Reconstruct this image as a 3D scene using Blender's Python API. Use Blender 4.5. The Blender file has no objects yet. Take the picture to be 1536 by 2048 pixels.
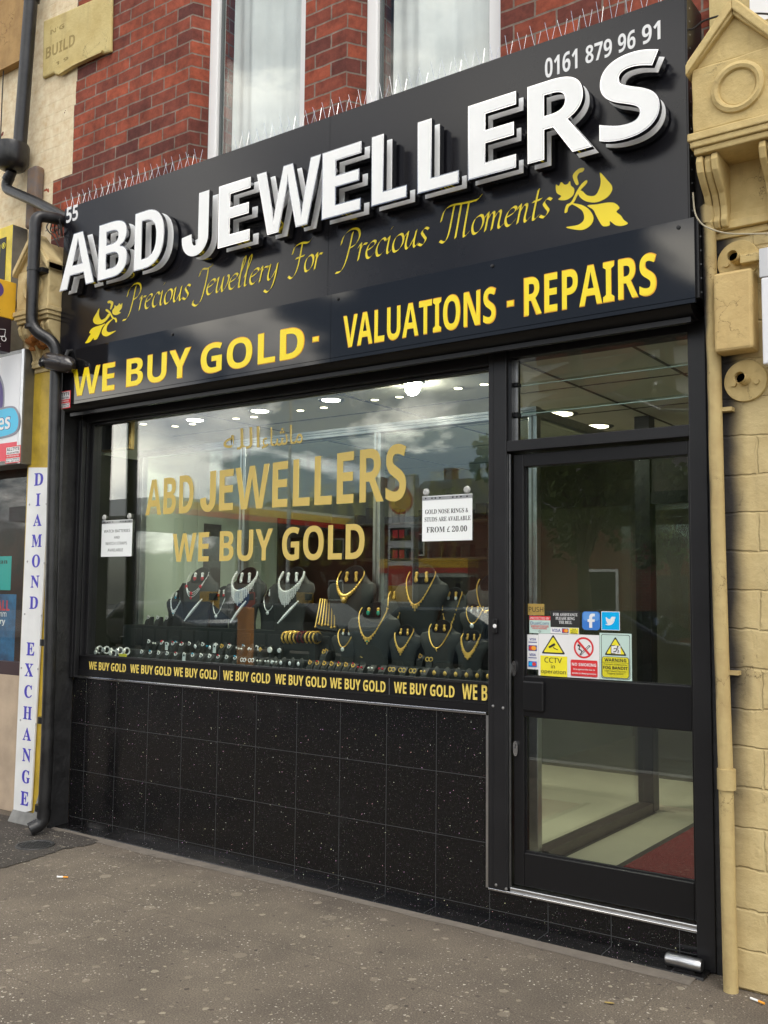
import bpy, bmesh, math, random
from mathutils import Vector, Matrix
rng = random.Random(11)
S = bpy.context.scene
COL = S.collection
rad = math.radians

# ------------------------------------------------------------------ camera
CAM = Vector((5.3577, -4.1574, 1.5276))
YAW, PIT, ROL, FPX = -0.6231, 0.0815, 0.0096, 1976.6      # focal length in pixels of the 1536x2048 frame
_f = Vector((math.sin(YAW)*math.cos(PIT), math.cos(YAW)*math.cos(PIT), math.sin(PIT)))
_r0 = Vector((math.cos(YAW), -math.sin(YAW), 0))
_u0 = _r0.cross(_f)
CR = _r0*math.cos(ROL) + _u0*math.sin(ROL)
CU = -_r0*math.sin(ROL) + _u0*math.cos(ROL)
CF = _f
cd = bpy.data.cameras.new('camera')
cam = bpy.data.objects.new('camera', cd)
COL.objects.link(cam)
m = Matrix.Identity(4)
for i in range(3):
    m[i][0], m[i][1], m[i][2], m[i][3] = CR[i], CU[i], -CF[i], CAM[i]
cam.matrix_world = m
cd.sensor_fit = 'VERTICAL'
cd.sensor_height = 36.0
cd.lens = FPX/2048*36.0
cd.clip_start = 0.05
cd.clip_end = 2000
S.camera = cam

# ------------------------------------------------------------------ world, sun, exposure
SUN_EL, SUN_AZ = rad(54), rad(128)         # azimuth clockwise from +Y: the sun stands high over the street, veiled by cloud
w = bpy.data.worlds.new('World')
S.world = w
w.use_nodes = True
nt = w.node_tree
nt.nodes.clear()
def N(t, kind, **kw):
    n = t.nodes.new(kind)
    for k, v in kw.items():
        if k in n.inputs and not hasattr(n, k): n.inputs[k].default_value = v
        else: setattr(n, k, v)
    return n
out = N(nt, 'ShaderNodeOutputWorld')
bg = N(nt, 'ShaderNodeBackground')
bg.inputs['Strength'].default_value = 0.13
sky = N(nt, 'ShaderNodeTexSky')
sky.sky_type = 'NISHITA'
sky.sun_disc = False
sky.sun_elevation = SUN_EL
sky.sun_rotation = SUN_AZ
sky.dust_density = 1.5
tc = N(nt, 'ShaderNodeTexCoord')
mp = N(nt, 'ShaderNodeMapping')
mp.inputs['Scale'].default_value = (1, 1, 2.0)
mp.inputs['Location'].default_value = (.35, .2, 0)
n1 = N(nt, 'ShaderNodeTexNoise')
n1.inputs['Scale'].default_value = 4.2
n1.inputs['Detail'].default_value = 9
n1.inputs['Roughness'].default_value = .56
n1.inputs['Distortion'].default_value = .35
rp = N(nt, 'ShaderNodeValToRGB')
rp.color_ramp.elements[0].position = .515
rp.color_ramp.elements[0].color = (0, 0, 0, 1)
rp.color_ramp.elements[1].position = .575
rp.color_ramp.elements[1].color = (1, 1, 1, 1)
n2 = N(nt, 'ShaderNodeTexNoise')
n2.inputs['Scale'].default_value = 5.5
n2.inputs['Detail'].default_value = 6
rp2 = N(nt, 'ShaderNodeValToRGB')
rp2.color_ramp.elements[0].position = .3
rp2.color_ramp.elements[0].color = (9.5, 10, 11.5, 1)
rp2.color_ramp.elements[1].position = .58
rp2.color_ramp.elements[1].color = (36, 34, 30, 1)
mx = N(nt, 'ShaderNodeMix', data_type='RGBA')
L = nt.links.new
L(tc.outputs['Generated'], mp.inputs['Vector'])
L(mp.outputs[0], n1.inputs['Vector'])
L(mp.outputs[0], n2.inputs['Vector'])
L(n1.outputs['Fac'], rp.inputs[0])
L(n2.outputs['Fac'], rp2.inputs[0])
L(rp.outputs[0], mx.inputs['Factor'])
hsv = N(nt, 'ShaderNodeHueSaturation')
hsv.inputs['Saturation'].default_value = .78
L(sky.outputs[0], hsv.inputs['Color'])
L(hsv.outputs[0], mx.inputs['A'])
L(rp2.outputs[0], mx.inputs['B'])
L(mx.outputs['Result'], bg.inputs['Color'])
L(bg.outputs[0], out.inputs['Surface'])

sl = bpy.data.lights.new('sun', 'SUN')
sl.energy = 1.35
sl.angle = rad(34)
sl.color = (1, .95, .87)
sun = bpy.data.objects.new('sun', sl)
COL.objects.link(sun)
sd = Vector((math.sin(SUN_AZ)*math.cos(SUN_EL), math.cos(SUN_AZ)*math.cos(SUN_EL), math.sin(SUN_EL)))
sun.rotation_euler = sd.to_track_quat('Z', 'Y').to_euler()
sun.location = sd*30

S.view_settings.view_transform = 'Standard'
S.view_settings.look = 'None'
S.view_settings.exposure = 0.22
S.view_settings.gamma = 1.0
S.render.engine = 'CYCLES'
S.cycles.use_denoising = True
S.cycles.max_bounces = 8
S.cycles.transparent_max_bounces = 24
S.cycles.sample_clamp_indirect = 6
S.cycles.caustics_reflective = False
S.cycles.caustics_refractive = False

# ------------------------------------------------------------------ measuring: a photo pixel onto a real plane
def ray(px, py): return CF*FPX + CR*(px-768) - CU*(py-1024)
def atY(px, py, y):
    d = ray(px, py); return CAM + d*((y-CAM.y)/d.y)
def atX(px, py, x):
    d = ray(px, py); return CAM + d*((x-CAM.x)/d.x)
def atZ(px, py, z):
    d = ray(px, py); return CAM + d*((z-CAM.z)/d.z)
GLASS_Y = 0.055
def across(px, py, D):
    """where a thing seen mirrored in the window glass really stands, D metres out over the road"""
    q = atY(px, py, D); return Vector((q.x, 2*GLASS_Y-q.y, q.z))

# ------------------------------------------------------------------ materials
def newmat(name):
    mt = bpy.data.materials.new(name); mt.use_nodes = True
    return mt, mt.node_tree, mt.node_tree.nodes['Principled BSDF']
def M(name, base, rough=.5, metal=0, spec=.5, var=None, bump=None, emit=0, rvar=0, coat=0):
    """var=(scale, amount[, second colour]) tints by noise; bump=(scale, strength)"""
    mt, t, p = newmat(name)
    p.inputs['Base Color'].default_value = (*base, 1)
    p.inputs['Roughness'].default_value = rough
    p.inputs['Metallic'].default_value = metal
    p.inputs['Specular IOR Level'].default_value = spec
    if coat: p.inputs['Coat Weight'].default_value = coat; p.inputs['Coat Roughness'].default_value = .03
    tcn = N(t, 'ShaderNodeTexCoord')
    if var:
        n = N(t, 'ShaderNodeTexNoise'); n.inputs['Scale'].default_value = var[0]; n.inputs['Detail'].default_value = 7; n.inputs['Roughness'].default_value = .62
        t.links.new(tcn.outputs['Object'], n.inputs['Vector'])
        r = N(t, 'ShaderNodeValToRGB')
        r.color_ramp.elements[0].position = .32; r.color_ramp.elements[1].position = .7
        c2 = var[2] if len(var) > 2 else tuple(c*(1-var[1]) for c in base)
        r.color_ramp.elements[0].color = (*c2, 1)
        r.color_ramp.elements[1].color = (*(base if len(var) > 2 else tuple(min(1, c*(1+var[1]*.6)) for c in base)), 1)
        t.links.new(n.outputs['Fac'], r.inputs[0]); t.links.new(r.outputs[0], p.inputs['Base Color'])
        if rvar:
            mr = N(t, 'ShaderNodeMapRange'); mr.inputs['To Min'].default_value = rough-rvar; mr.inputs['To Max'].default_value = rough+rvar
            t.links.new(n.outputs['Fac'], mr.inputs[0]); t.links.new(mr.outputs[0], p.inputs['Roughness'])
    if bump:
        n = N(t, 'ShaderNodeTexNoise'); n.inputs['Scale'].default_value = bump[0]; n.inputs['Detail'].default_value = 6
        t.links.new(tcn.outputs['Object'], n.inputs['Vector'])
        b = N(t, 'ShaderNodeBump'); b.inputs['Strength'].default_value = bump[1]; b.inputs['Distance'].default_value = .01
        t.links.new(n.outputs['Fac'], b.inputs['Height']); t.links.new(b.outputs[0], p.inputs['Normal'])
    if emit:
        p.inputs['Emission Color'].default_value = (*base, 1); p.inputs['Emission Strength'].default_value = emit
    return mt

def glassmat(name, tint=(.93, .97, .95), ior=1.55):
    mt, t, p = newmat(name)
    t.nodes.remove(p)
    o = t.nodes['Material Output']
    geo = N(t, 'ShaderNodeNewGeometry')
    mr = N(t, 'ShaderNodeMapRange'); mr.inputs['To Min'].default_value = ior; mr.inputs['To Max'].default_value = 1/ior
    fr = N(t, 'ShaderNodeFresnel')
    tr = N(t, 'ShaderNodeBsdfTransparent'); tr.inputs[0].default_value = (*tint, 1)
    gl = N(t, 'ShaderNodeBsdfGlossy'); gl.inputs['Roughness'].default_value = 0; gl.inputs['Color'].default_value = (1, 1, 1, 1)
    mxs = N(t, 'ShaderNodeMixShader')
    t.links.new(geo.outputs['Backfacing'], mr.inputs[0]); t.links.new(mr.outputs[0], fr.inputs['IOR'])
    t.links.new(fr.outputs[0], mxs.inputs[0]); t.links.new(tr.outputs[0], mxs.inputs[1]); t.links.new(gl.outputs[0], mxs.inputs[2])
    t.links.new(mxs.outputs[0], o.inputs['Surface'])
    return mt

def brickmat(name, c1, c2, mortar, bw, bh, ms, offset=.5, bumpd=.006, var=.5, paint=False, spots=0):
    """bricks in the XZ plane; paint lays cream paint over the left part of the wall with a toothed edge"""
    mt, t, p = newmat(name)
    k = t.links.new
    tcn = N(t, 'ShaderNodeTexCoord')
    sp = N(t, 'ShaderNodeSeparateXYZ'); k(tcn.outputs['Object'], sp.inputs[0])
    ad = N(t, 'ShaderNodeMath', operation='ADD'); k(sp.outputs['X'], ad.inputs[0]); k(sp.outputs['Y'], ad.inputs[1])
    cb = N(t, 'ShaderNodeCombineXYZ'); k(ad.outputs[0], cb.inputs['X']); k(sp.outputs['Z'], cb.inputs['Y'])
    nz = N(t, 'ShaderNodeTexNoise'); nz.inputs['Scale'].default_value = 9; nz.inputs['Detail'].default_value = 3
    k(tcn.outputs['Object'], nz.inputs['Vector'])
    wob = N(t, 'ShaderNodeMix', data_type='RGBA', blend_type='LINEAR_LIGHT'); wob.inputs['Factor'].default_value = .006
    k(cb.outputs[0], wob.inputs['A']); k(nz.outputs['Color'], wob.inputs['B'])
    br = N(t, 'ShaderNodeTexBrick'); br.offset = offset; br.squash = 1
    for nm, v in (('Scale', 1), ('Brick Width', bw), ('Row Height', bh), ('Mortar Size', ms), ('Mortar Smooth', .15), ('Bias', 0)):
        br.inputs[nm].default_value = v
    br.inputs['Color1'].default_value = (*c1, 1); br.inputs['Color2'].default_value = (*c2, 1); br.inputs['Mortar'].default_value = (*mortar, 1)
    k(wob.outputs['Result'], br.inputs['Vector'])
    n2 = N(t, 'ShaderNodeTexNoise'); n2.inputs['Scale'].default_value = 14; n2.inputs['Detail'].default_value = 8; n2.inputs['Roughness'].default_value = .7
    k(tcn.outputs['Object'], n2.inputs['Vector'])
    mr = N(t, 'ShaderNodeMapRange'); mr.inputs['From Min'].default_value = .3; mr.inputs['From Max'].default_value = .7; mr.inputs['To Min'].default_value = 1-var; mr.inputs['To Max'].default_value = 1+var*.5
    k(n2.outputs['Fac'], mr.inputs[0])
    mu = N(t, 'ShaderNodeMix', data_type='RGBA', blend_type='MULTIPLY'); mu.inputs['Factor'].default_value = 1
    k(br.outputs['Color'], mu.inputs['A']); k(mr.outputs[0], mu.inputs['B'])
    n5 = N(t, 'ShaderNodeTexNoise'); n5.inputs['Scale'].default_value = 2.2; n5.inputs['Detail'].default_value = 6; k(tcn.outputs['Object'], n5.inputs['Vector'])
    m5 = N(t, 'ShaderNodeMapRange'); m5.inputs['From Min'].default_value = .35; m5.inputs['From Max'].default_value = .65; m5.inputs['To Min'].default_value = .74; m5.inputs['To Max'].default_value = 1.15; k(n5.outputs['Fac'], m5.inputs[0])
    mu5 = N(t, 'ShaderNodeMix', data_type='RGBA', blend_type='MULTIPLY'); mu5.inputs['Factor'].default_value = 1; k(mu.outputs['Result'], mu5.inputs['A']); k(m5.outputs[0], mu5.inputs['B'])
    col = mu5.outputs['Result']
    if paint:
        row = N(t, 'ShaderNodeMath', operation='DIVIDE'); k(sp.outputs['Z'], row.inputs[0]); row.inputs[1].default_value = bh*2
        fl = N(t, 'ShaderNodeMath', operation='FLOOR'); k(row.outputs[0], fl.inputs[0])
        wn = N(t, 'ShaderNodeTexWhiteNoise', noise_dimensions='1D'); k(fl.outputs[0], wn.inputs['W'])
        ed = N(t, 'ShaderNodeMath', operation='MULTIPLY_ADD'); k(wn.outputs['Value'], ed.inputs[0]); ed.inputs[1].default_value = .05; ed.inputs[2].default_value = -.375
        ed2 = N(t, 'ShaderNodeMath', operation='MULTIPLY_ADD'); k(nz.outputs['Fac'], ed2.inputs[0]); ed2.inputs[1].default_value = .03; k(ed.outputs[0], ed2.inputs[2])
        lt = N(t, 'ShaderNodeMath', operation='LESS_THAN'); k(sp.outputs['X'], lt.inputs[0]); k(ed2.outputs[0], lt.inputs[1])
        lo = N(t, 'ShaderNodeMath', operation='GREATER_THAN'); k(sp.outputs['Z'], lo.inputs[0]); lo.inputs[1].default_value = 4.43
        lf = N(t, 'ShaderNodeMath', operation='LESS_THAN'); k(sp.outputs['X'], lf.inputs[0]); lf.inputs[1].default_value = -.56
        orr = N(t, 'ShaderNodeMath', operation='MAXIMUM'); k(lo.outputs[0], orr.inputs[0]); k(lf.outputs[0], orr.inputs[1])
        an = N(t, 'ShaderNodeMath', operation='MULTIPLY'); k(lt.outputs[0], an.inputs[0]); k(orr.outputs[0], an.inputs[1])
        ch = N(t, 'ShaderNodeTexNoise'); ch.inputs['Scale'].default_value = 7; ch.inputs['Detail'].default_value = 5; k(tcn.outputs['Object'], ch.inputs['Vector'])
        cg = N(t, 'ShaderNodeMath', operation='LESS_THAN'); k(ch.outputs['Fac'], cg.inputs[0]); cg.inputs[1].default_value = .69
        an2 = N(t, 'ShaderNodeMath', operation='MULTIPLY'); k(an.outputs[0], an2.inputs[0]); k(cg.outputs[0], an2.inputs[1])
        pr = N(t, 'ShaderNodeValToRGB'); pr.color_ramp.elements[0].position = .3; pr.color_ramp.elements[1].position = .62
        pr.color_ramp.elements[0].color = (.62, .46, .26, 1); pr.color_ramp.elements[1].color = (.80, .70, .50, 1)
        k(n2.outputs['Fac'], pr.inputs[0])
        mm = N(t, 'ShaderNodeMix', data_type='RGBA'); k(an2.outputs[0], mm.inputs['Factor']); k(col, mm.inputs['A']); k(pr.outputs[0], mm.inputs['B'])
        col = mm.outputs['Result']
    k(col, p.inputs['Base Color'])
    p.inputs['Roughness'].default_value = .8
    p.inputs['Specular IOR Level'].default_value = .25
    sm = N(t, 'ShaderNodeMath', operation='MULTIPLY_ADD'); k(n2.outputs['Fac'], sm.inputs[0]); sm.inputs[1].default_value = .35
    iv = N(t, 'ShaderNodeMath', operation='SUBTRACT'); iv.inputs[0].default_value = 1; k(br.outputs['Fac'], iv.inputs[1]); k(iv.outputs[0], sm.inputs[2])
    b = N(t, 'ShaderNodeBump'); b.inputs['Strength'].default_value = .8; b.inputs['Distance'].default_value = bumpd
    k(sm.outputs[0], b.inputs['Height']); k(b.outputs[0], p.inputs['Normal'])
    return mt

def granitemat(name, tile=None):
    """polished black stone with coloured mica flecks; tile=(width, height) draws the joints"""
    mt, t, p = newmat(name)
    k = t.links.new
    tcn = N(t, 'ShaderNodeTexCoord')
    col = None
    acc = N(t, 'ShaderNodeRGB'); acc.outputs[0].default_value = (.0065, .0065, .007, 1)
    col = acc.outputs[0]
    for sc, th, keep in ((60, .10, .80), (130, .14, .66), (260, .24, .55)):
        v = N(t, 'ShaderNodeTexVoronoi'); v.inputs['Scale'].default_value = sc
        k(tcn.outputs['Object'], v.inputs['Vector'])
        lt = N(t, 'ShaderNodeMath', operation='LESS_THAN'); k(v.outputs['Distance'], lt.inputs[0]); lt.inputs[1].default_value = th
        sc_ = N(t, 'ShaderNodeSeparateColor'); k(v.outputs['Color'], sc_.inputs[0])
        gt = N(t, 'ShaderNodeMath', operation='GREATER_THAN'); k(sc_.outputs[0], gt.inputs[0]); gt.inputs[1].default_value = keep
        mm = N(t, 'ShaderNodeMath', operation='MULTIPLY'); k(lt.outputs[0], mm.inputs[0]); k(gt.outputs[0], mm.inputs[1])
        hs = N(t, 'ShaderNodeHueSaturation'); hs.inputs['Saturation'].default_value = .45
        hs.inputs['Value'].default_value = {60: 1.1, 130: .33, 260: .06}[sc]
        k(v.outputs['Color'], hs.inputs['Color'])
        wm = N(t, 'ShaderNodeMix', data_type='RGBA'); k(mm.outputs[0], wm.inputs['Factor']); k(col, wm.inputs['A']); k(hs.outputs[0], wm.inputs['B'])
        col = wm.outputs['Result']
    if tile:
        sp = N(t, 'ShaderNodeSeparateXYZ'); k(tcn.outputs['Object'], sp.inputs[0])
        cb = N(t, 'ShaderNodeCombineXYZ'); k(sp.outputs['X'], cb.inputs['X']); k(sp.outputs[tile[2] if len(tile) > 2 else 'Z'], cb.inputs['Y'])
        mpn = N(t, 'ShaderNodeMapping'); mpn.inputs['Location'].default_value = (0, -tile[3] if len(tile) > 3 else -.06, 0); k(cb.outputs[0], mpn.inputs['Vector'])
        br = N(t, 'ShaderNodeTexBrick'); br.offset = 0
        for nm, vv in (('Scale', 1), ('Brick Width', tile[0]), ('Row Height', tile[1]), ('Mortar Size', .0011), ('Mortar Smooth', 0)):
            br.inputs[nm].default_value = vv
        k(mpn.outputs[0], br.inputs['Vector'])
        gm = N(t, 'ShaderNodeMix', data_type='RGBA'); k(br.outputs['Fac'], gm.inputs['Factor']); k(col, gm.inputs['A']); gm.inputs['B'].default_value = (.07, .073, .076, 1)
        col = gm.outputs['Result']
    k(col, p.inputs['Base Color'])
    rn = N(t, 'ShaderNodeTexNoise'); rn.inputs['Scale'].default_value = 4; rn.inputs['Detail'].default_value = 6; k(tcn.outputs['Object'], rn.inputs['Vector'])
    rr_ = N(t, 'ShaderNodeMapRange'); rr_.inputs['From Min'].default_value = .35; rr_.inputs['From Max'].default_value = .7; rr_.inputs['To Min'].default_value = .09; rr_.inputs['To Max'].default_value = .30; k(rn.outputs['Fac'], rr_.inputs[0]); k(rr_.outputs[0], p.inputs['Roughness'])
    p.inputs['Specular IOR Level'].default_value = .35
    return mt

def pavemat(name, base, dark, flags=True):
    """worn pavement: blotches, gum spots and pale grit, faint flag joints"""
    mt, t, p = newmat(name)
    k = t.links.new
    tcn = N(t, 'ShaderNodeTexCoord')
    n = N(t, 'ShaderNodeTexNoise'); n.inputs['Scale'].default_value = 2.1; n.inputs['Detail'].default_value = 12; n.inputs['Roughness'].default_value = .65
    k(tcn.outputs['Object'], n.inputs['Vector'])
    r = N(t, 'ShaderNodeValToRGB'); r.color_ramp.elements[0].position = .3; r.color_ramp.elements[1].position = .72
    r.color_ramp.elements[0].color = (*dark, 1); r.color_ramp.elements[1].color = (*base, 1)
    k(n.outputs['Fac'], r.inputs[0])
    fine = N(t, 'ShaderNodeTexNoise'); fine.inputs['Scale'].default_value = 160; fine.inputs['Detail'].default_value = 4; k(tcn.outputs['Object'], fine.inputs['Vector'])
    fr = N(t, 'ShaderNodeMapRange'); fr.inputs['From Min'].default_value = .3; fr.inputs['From Max'].default_value = .7; fr.inputs['To Min'].default_value = .6; fr.inputs['To Max'].default_value = 1.38; k(fine.outputs['Fac'], fr.inputs[0])
    mu = N(t, 'ShaderNodeMix', data_type='RGBA', blend_type='MULTIPLY'); mu.inputs['Factor'].default_value = 1; k(r.outputs[0], mu.inputs['A']); k(fr.outputs[0], mu.inputs['B'])
    col = mu.outputs['Result']
    cl = N(t, 'ShaderNodeTexNoise'); cl.inputs['Scale'].default_value = 1.7; cl.inputs['Detail'].default_value = 5; k(tcn.outputs['Object'], cl.inputs['Vector'])
    clm = N(t, 'ShaderNodeMapRange'); clm.inputs['From Min'].default_value = .40; clm.inputs['From Max'].default_value = .60; clm.inputs['To Min'].default_value = .12; clm.inputs['To Max'].default_value = 1.0; k(cl.outputs['Fac'], clm.inputs[0])
    dn = N(t, 'ShaderNodeTexNoise'); dn.inputs['Scale'].default_value = 40; dn.inputs['Detail'].default_value = 3; k(tcn.outputs['Object'], dn.inputs['Vector'])
    dv = N(t, 'ShaderNodeMix', data_type='RGBA', blend_type='LINEAR_LIGHT'); dv.inputs['Factor'].default_value = .012; k(tcn.outputs['Object'], dv.inputs['A']); k(dn.outputs['Color'], dv.inputs['B'])
    for sc, thmax, keep, c in ((5, .16, .72, (.26, .225, .175)), (9, .15, .68, (.31, .275, .21)), (17, .13, .58, (.33, .29, .225)), (27, .13, .55, (.62, .58, .50)), (41, .14, .6, (.66, .62, .54)), (63, .15, .66, (.55, .51, .44)), (13, .12, .66, (.06, .052, .045)), (30, .10, .66, (.05, .045, .04))):
        v = N(t, 'ShaderNodeTexVoronoi', voronoi_dimensions='2D'); v.inputs['Scale'].default_value = sc; k(dv.outputs['Result'], v.inputs['Vector'])
        s3 = N(t, 'ShaderNodeSeparateColor'); k(v.outputs['Color'], s3.inputs[0])
        gt = N(t, 'ShaderNodeMath', operation='GREATER_THAN'); k(s3.outputs[0], gt.inputs[0]); gt.inputs[1].default_value = keep
        th = N(t, 'ShaderNodeMath', operation='MULTIPLY'); k(s3.outputs[1], th.inputs[0]); th.inputs[1].default_value = thmax
        lt = N(t, 'ShaderNodeMath', operation='LESS_THAN'); k(v.outputs['Distance'], lt.inputs[0]); k(th.outputs[0], lt.inputs[1])
        mm = N(t, 'ShaderNodeMath', operation='MULTIPLY'); k(gt.outputs[0], mm.inputs[0]); k(lt.outputs[0], mm.inputs[1])
        m2 = N(t, 'ShaderNodeMath', operation='MULTIPLY'); k(mm.outputs[0], m2.inputs[0])
        al = N(t, 'ShaderNodeMapRange'); al.inputs['To Min'].default_value = .35; al.inputs['To Max'].default_value = 1.0; k(s3.outputs[2], al.inputs[0]); k(al.outputs[0], m2.inputs[1])
        m3 = N(t, 'ShaderNodeMath', operation='MULTIPLY'); k(m2.outputs[0], m3.inputs[0]); k(clm.outputs[0], m3.inputs[1])
        wm = N(t, 'ShaderNodeMix', data_type='RGBA'); k((m3 if sc > 20 else m2).outputs[0], wm.inputs['Factor']); k(col, wm.inputs['A']); wm.inputs['B'].default_value = (*c, 1)
        col = wm.outputs['Result']
    if flags:
        mpn = N(t, 'ShaderNodeMapping'); mpn.inputs['Rotation'].default_value = (0, 0, 0); mpn.inputs['Location'].default_value = (-.18, .82, 0); k(dv.outputs['Result'], mpn.inputs['Vector'])
        br = N(t, 'ShaderNodeTexBrick'); br.offset = .5
        for nm, vv in (('Scale', 1), ('Brick Width', 1.5), ('Row Height', .9), ('Mortar Size', .004), ('Mortar Smooth', .4)): br.inputs[nm].default_value = vv
        k(mpn.outputs[0], br.inputs['Vector'])
        jf = N(t, 'ShaderNodeMath', operation='MULTIPLY'); k(br.outputs['Fac'], jf.inputs[0]); jf.inputs[1].default_value = .4
        gm = N(t, 'ShaderNodeMix', data_type='RGBA'); k(jf.outputs[0], gm.inputs['Factor']); k(col, gm.inputs['A']); gm.inputs['B'].default_value = (.075, .064, .052, 1)
        col = gm.outputs['Result']
    k(col, p.inputs['Base Color'])
    p.inputs['Roughness'].default_value = .85
    p.inputs['Specular IOR Level'].default_value = .25
    b = N(t, 'ShaderNodeBump'); b.inputs['Strength'].default_value = .7; b.inputs['Distance'].default_value = .006
    k(fine.outputs['Fac'], b.inputs['Height']); k(b.outputs[0], p.inputs['Normal'])
    return mt

def stonemat(name, c1, c2, soot_x=None, courses=False):
    """painted rough stone with cracks; soot_x fades black overspray in from the left, as on the real pilaster"""
    mt, t, p = newmat(name)
    k = t.links.new
    tcn = N(t, 'ShaderNodeTexCoord')
    n = N(t, 'ShaderNodeTexNoise'); n.inputs['Scale'].default_value = 6; n.inputs['Detail'].default_value = 9; n.inputs['Roughness'].default_value = .65; k(tcn.outputs['Object'], n.inputs['Vector'])
    r = N(t, 'ShaderNodeValToRGB'); r.color_ramp.elements[0].position = .33; r.color_ramp.elements[1].position = .6
    r.color_ramp.elements[0].color = (*c2, 1); r.color_ramp.elements[1].color = (*c1, 1); k(n.outputs['Fac'], r.inputs[0])
    col = r.outputs[0]
    cr = N(t, 'ShaderNodeTexVoronoi', feature='DISTANCE_TO_EDGE'); cr.inputs['Scale'].default_value = 7
    dn = N(t, 'ShaderNodeMix', data_type='RGBA', blend_type='LINEAR_LIGHT'); dn.inputs['Factor'].default_value = .12; k(tcn.outputs['Object'], dn.inputs['A']); k(n.outputs['Color'], dn.inputs['B'])
    k(dn.outputs['Result'], cr.inputs['Vector'])
    n3 = N(t, 'ShaderNodeTexNoise'); n3.inputs['Scale'].default_value = 3; k(tcn.outputs['Object'], n3.inputs['Vector'])
    cw = N(t, 'ShaderNodeMapRange'); cw.inputs['From Min'].default_value = .5; cw.inputs['From Max'].default_value = .62; cw.inputs['To Max'].default_value = .007; k(n3.outputs['Fac'], cw.inputs[0])
    lt = N(t, 'ShaderNodeMath', operation='LESS_THAN'); k(cr.outputs['Distance'], lt.inputs[0]); k(cw.outputs[0], lt.inputs[1])
    cm = N(t, 'ShaderNodeMix', data_type='RGBA'); k(lt.outputs[0], cm.inputs['Factor']); k(col, cm.inputs['A']); cm.inputs['B'].default_value = (c2[0]*.35, c2[1]*.32, c2[2]*.3, 1)
    col = cm.outputs['Result']
    fl1 = N(t, 'ShaderNodeTexNoise'); fl1.inputs['Scale'].default_value = 16; fl1.inputs['Detail'].default_value = 8; fl1.inputs['Roughness'].default_value = .7; k(tcn.outputs['Object'], fl1.inputs['Vector'])
    g1 = N(t, 'ShaderNodeMath', operation='GREATER_THAN'); k(fl1.outputs['Fac'], g1.inputs[0]); g1.inputs[1].default_value = .70
    f1 = N(t, 'ShaderNodeMix', data_type='RGBA'); k(g1.outputs[0], f1.inputs['Factor']); k(col, f1.inputs['A']); f1.inputs['B'].default_value = (c2[0]*.55, c2[1]*.5, c2[2]*.55, 1)
    mps = N(t, 'ShaderNodeMapping'); mps.inputs['Scale'].default_value = (9, 9, 1.1); k(tcn.outputs['Object'], mps.inputs['Vector'])
    st1 = N(t, 'ShaderNodeTexNoise'); st1.inputs['Scale'].default_value = 1.6; st1.inputs['Detail'].default_value = 7; k(mps.outputs[0], st1.inputs['Vector'])
    sr1 = N(t, 'ShaderNodeMapRange'); sr1.inputs['From Min'].default_value = .55; sr1.inputs['From Max'].default_value = .75; sr1.inputs['To Max'].default_value = .32; k(st1.outputs['Fac'], sr1.inputs[0])
    f2 = N(t, 'ShaderNodeMix', data_type='RGBA'); k(sr1.outputs[0], f2.inputs['Factor']); k(f1.outputs['Result'], f2.inputs['A']); f2.inputs['B'].default_value = (c2[0]*.5, c2[1]*.45, c2[2]*.5, 1)
    col = f2.outputs['Result']
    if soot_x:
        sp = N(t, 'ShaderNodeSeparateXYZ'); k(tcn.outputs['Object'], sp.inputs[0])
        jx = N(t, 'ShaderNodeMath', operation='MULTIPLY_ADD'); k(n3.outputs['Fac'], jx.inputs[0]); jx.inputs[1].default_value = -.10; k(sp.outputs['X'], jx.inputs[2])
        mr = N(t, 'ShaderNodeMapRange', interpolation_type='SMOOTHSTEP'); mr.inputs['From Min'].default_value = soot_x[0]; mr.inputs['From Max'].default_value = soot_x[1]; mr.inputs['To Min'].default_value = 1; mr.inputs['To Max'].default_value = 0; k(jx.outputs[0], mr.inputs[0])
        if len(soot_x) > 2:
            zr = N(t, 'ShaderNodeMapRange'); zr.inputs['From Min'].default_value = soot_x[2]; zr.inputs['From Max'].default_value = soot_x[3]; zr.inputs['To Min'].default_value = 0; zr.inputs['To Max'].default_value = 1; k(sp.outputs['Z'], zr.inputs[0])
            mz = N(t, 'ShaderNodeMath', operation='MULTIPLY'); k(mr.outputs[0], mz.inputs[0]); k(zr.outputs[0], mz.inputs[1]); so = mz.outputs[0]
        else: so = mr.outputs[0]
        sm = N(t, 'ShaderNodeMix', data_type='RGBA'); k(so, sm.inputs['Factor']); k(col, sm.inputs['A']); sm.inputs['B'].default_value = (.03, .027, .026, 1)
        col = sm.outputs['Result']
    k(col, p.inputs['Base Color'])
    p.inputs['Roughness'].default_value = .7
    p.inputs['Specular IOR Level'].default_value = .3
    hh = N(t, 'ShaderNodeMath', operation='MULTIPLY_ADD'); k(lt.outputs[0], hh.inputs[0]); hh.inputs[1].default_value = -.5; k(n.outputs['Fac'], hh.inputs[2])
    b = N(t, 'ShaderNodeBump'); b.inputs['Strength'].default_value = .6; b.inputs['Distance'].default_value = .022
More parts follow.
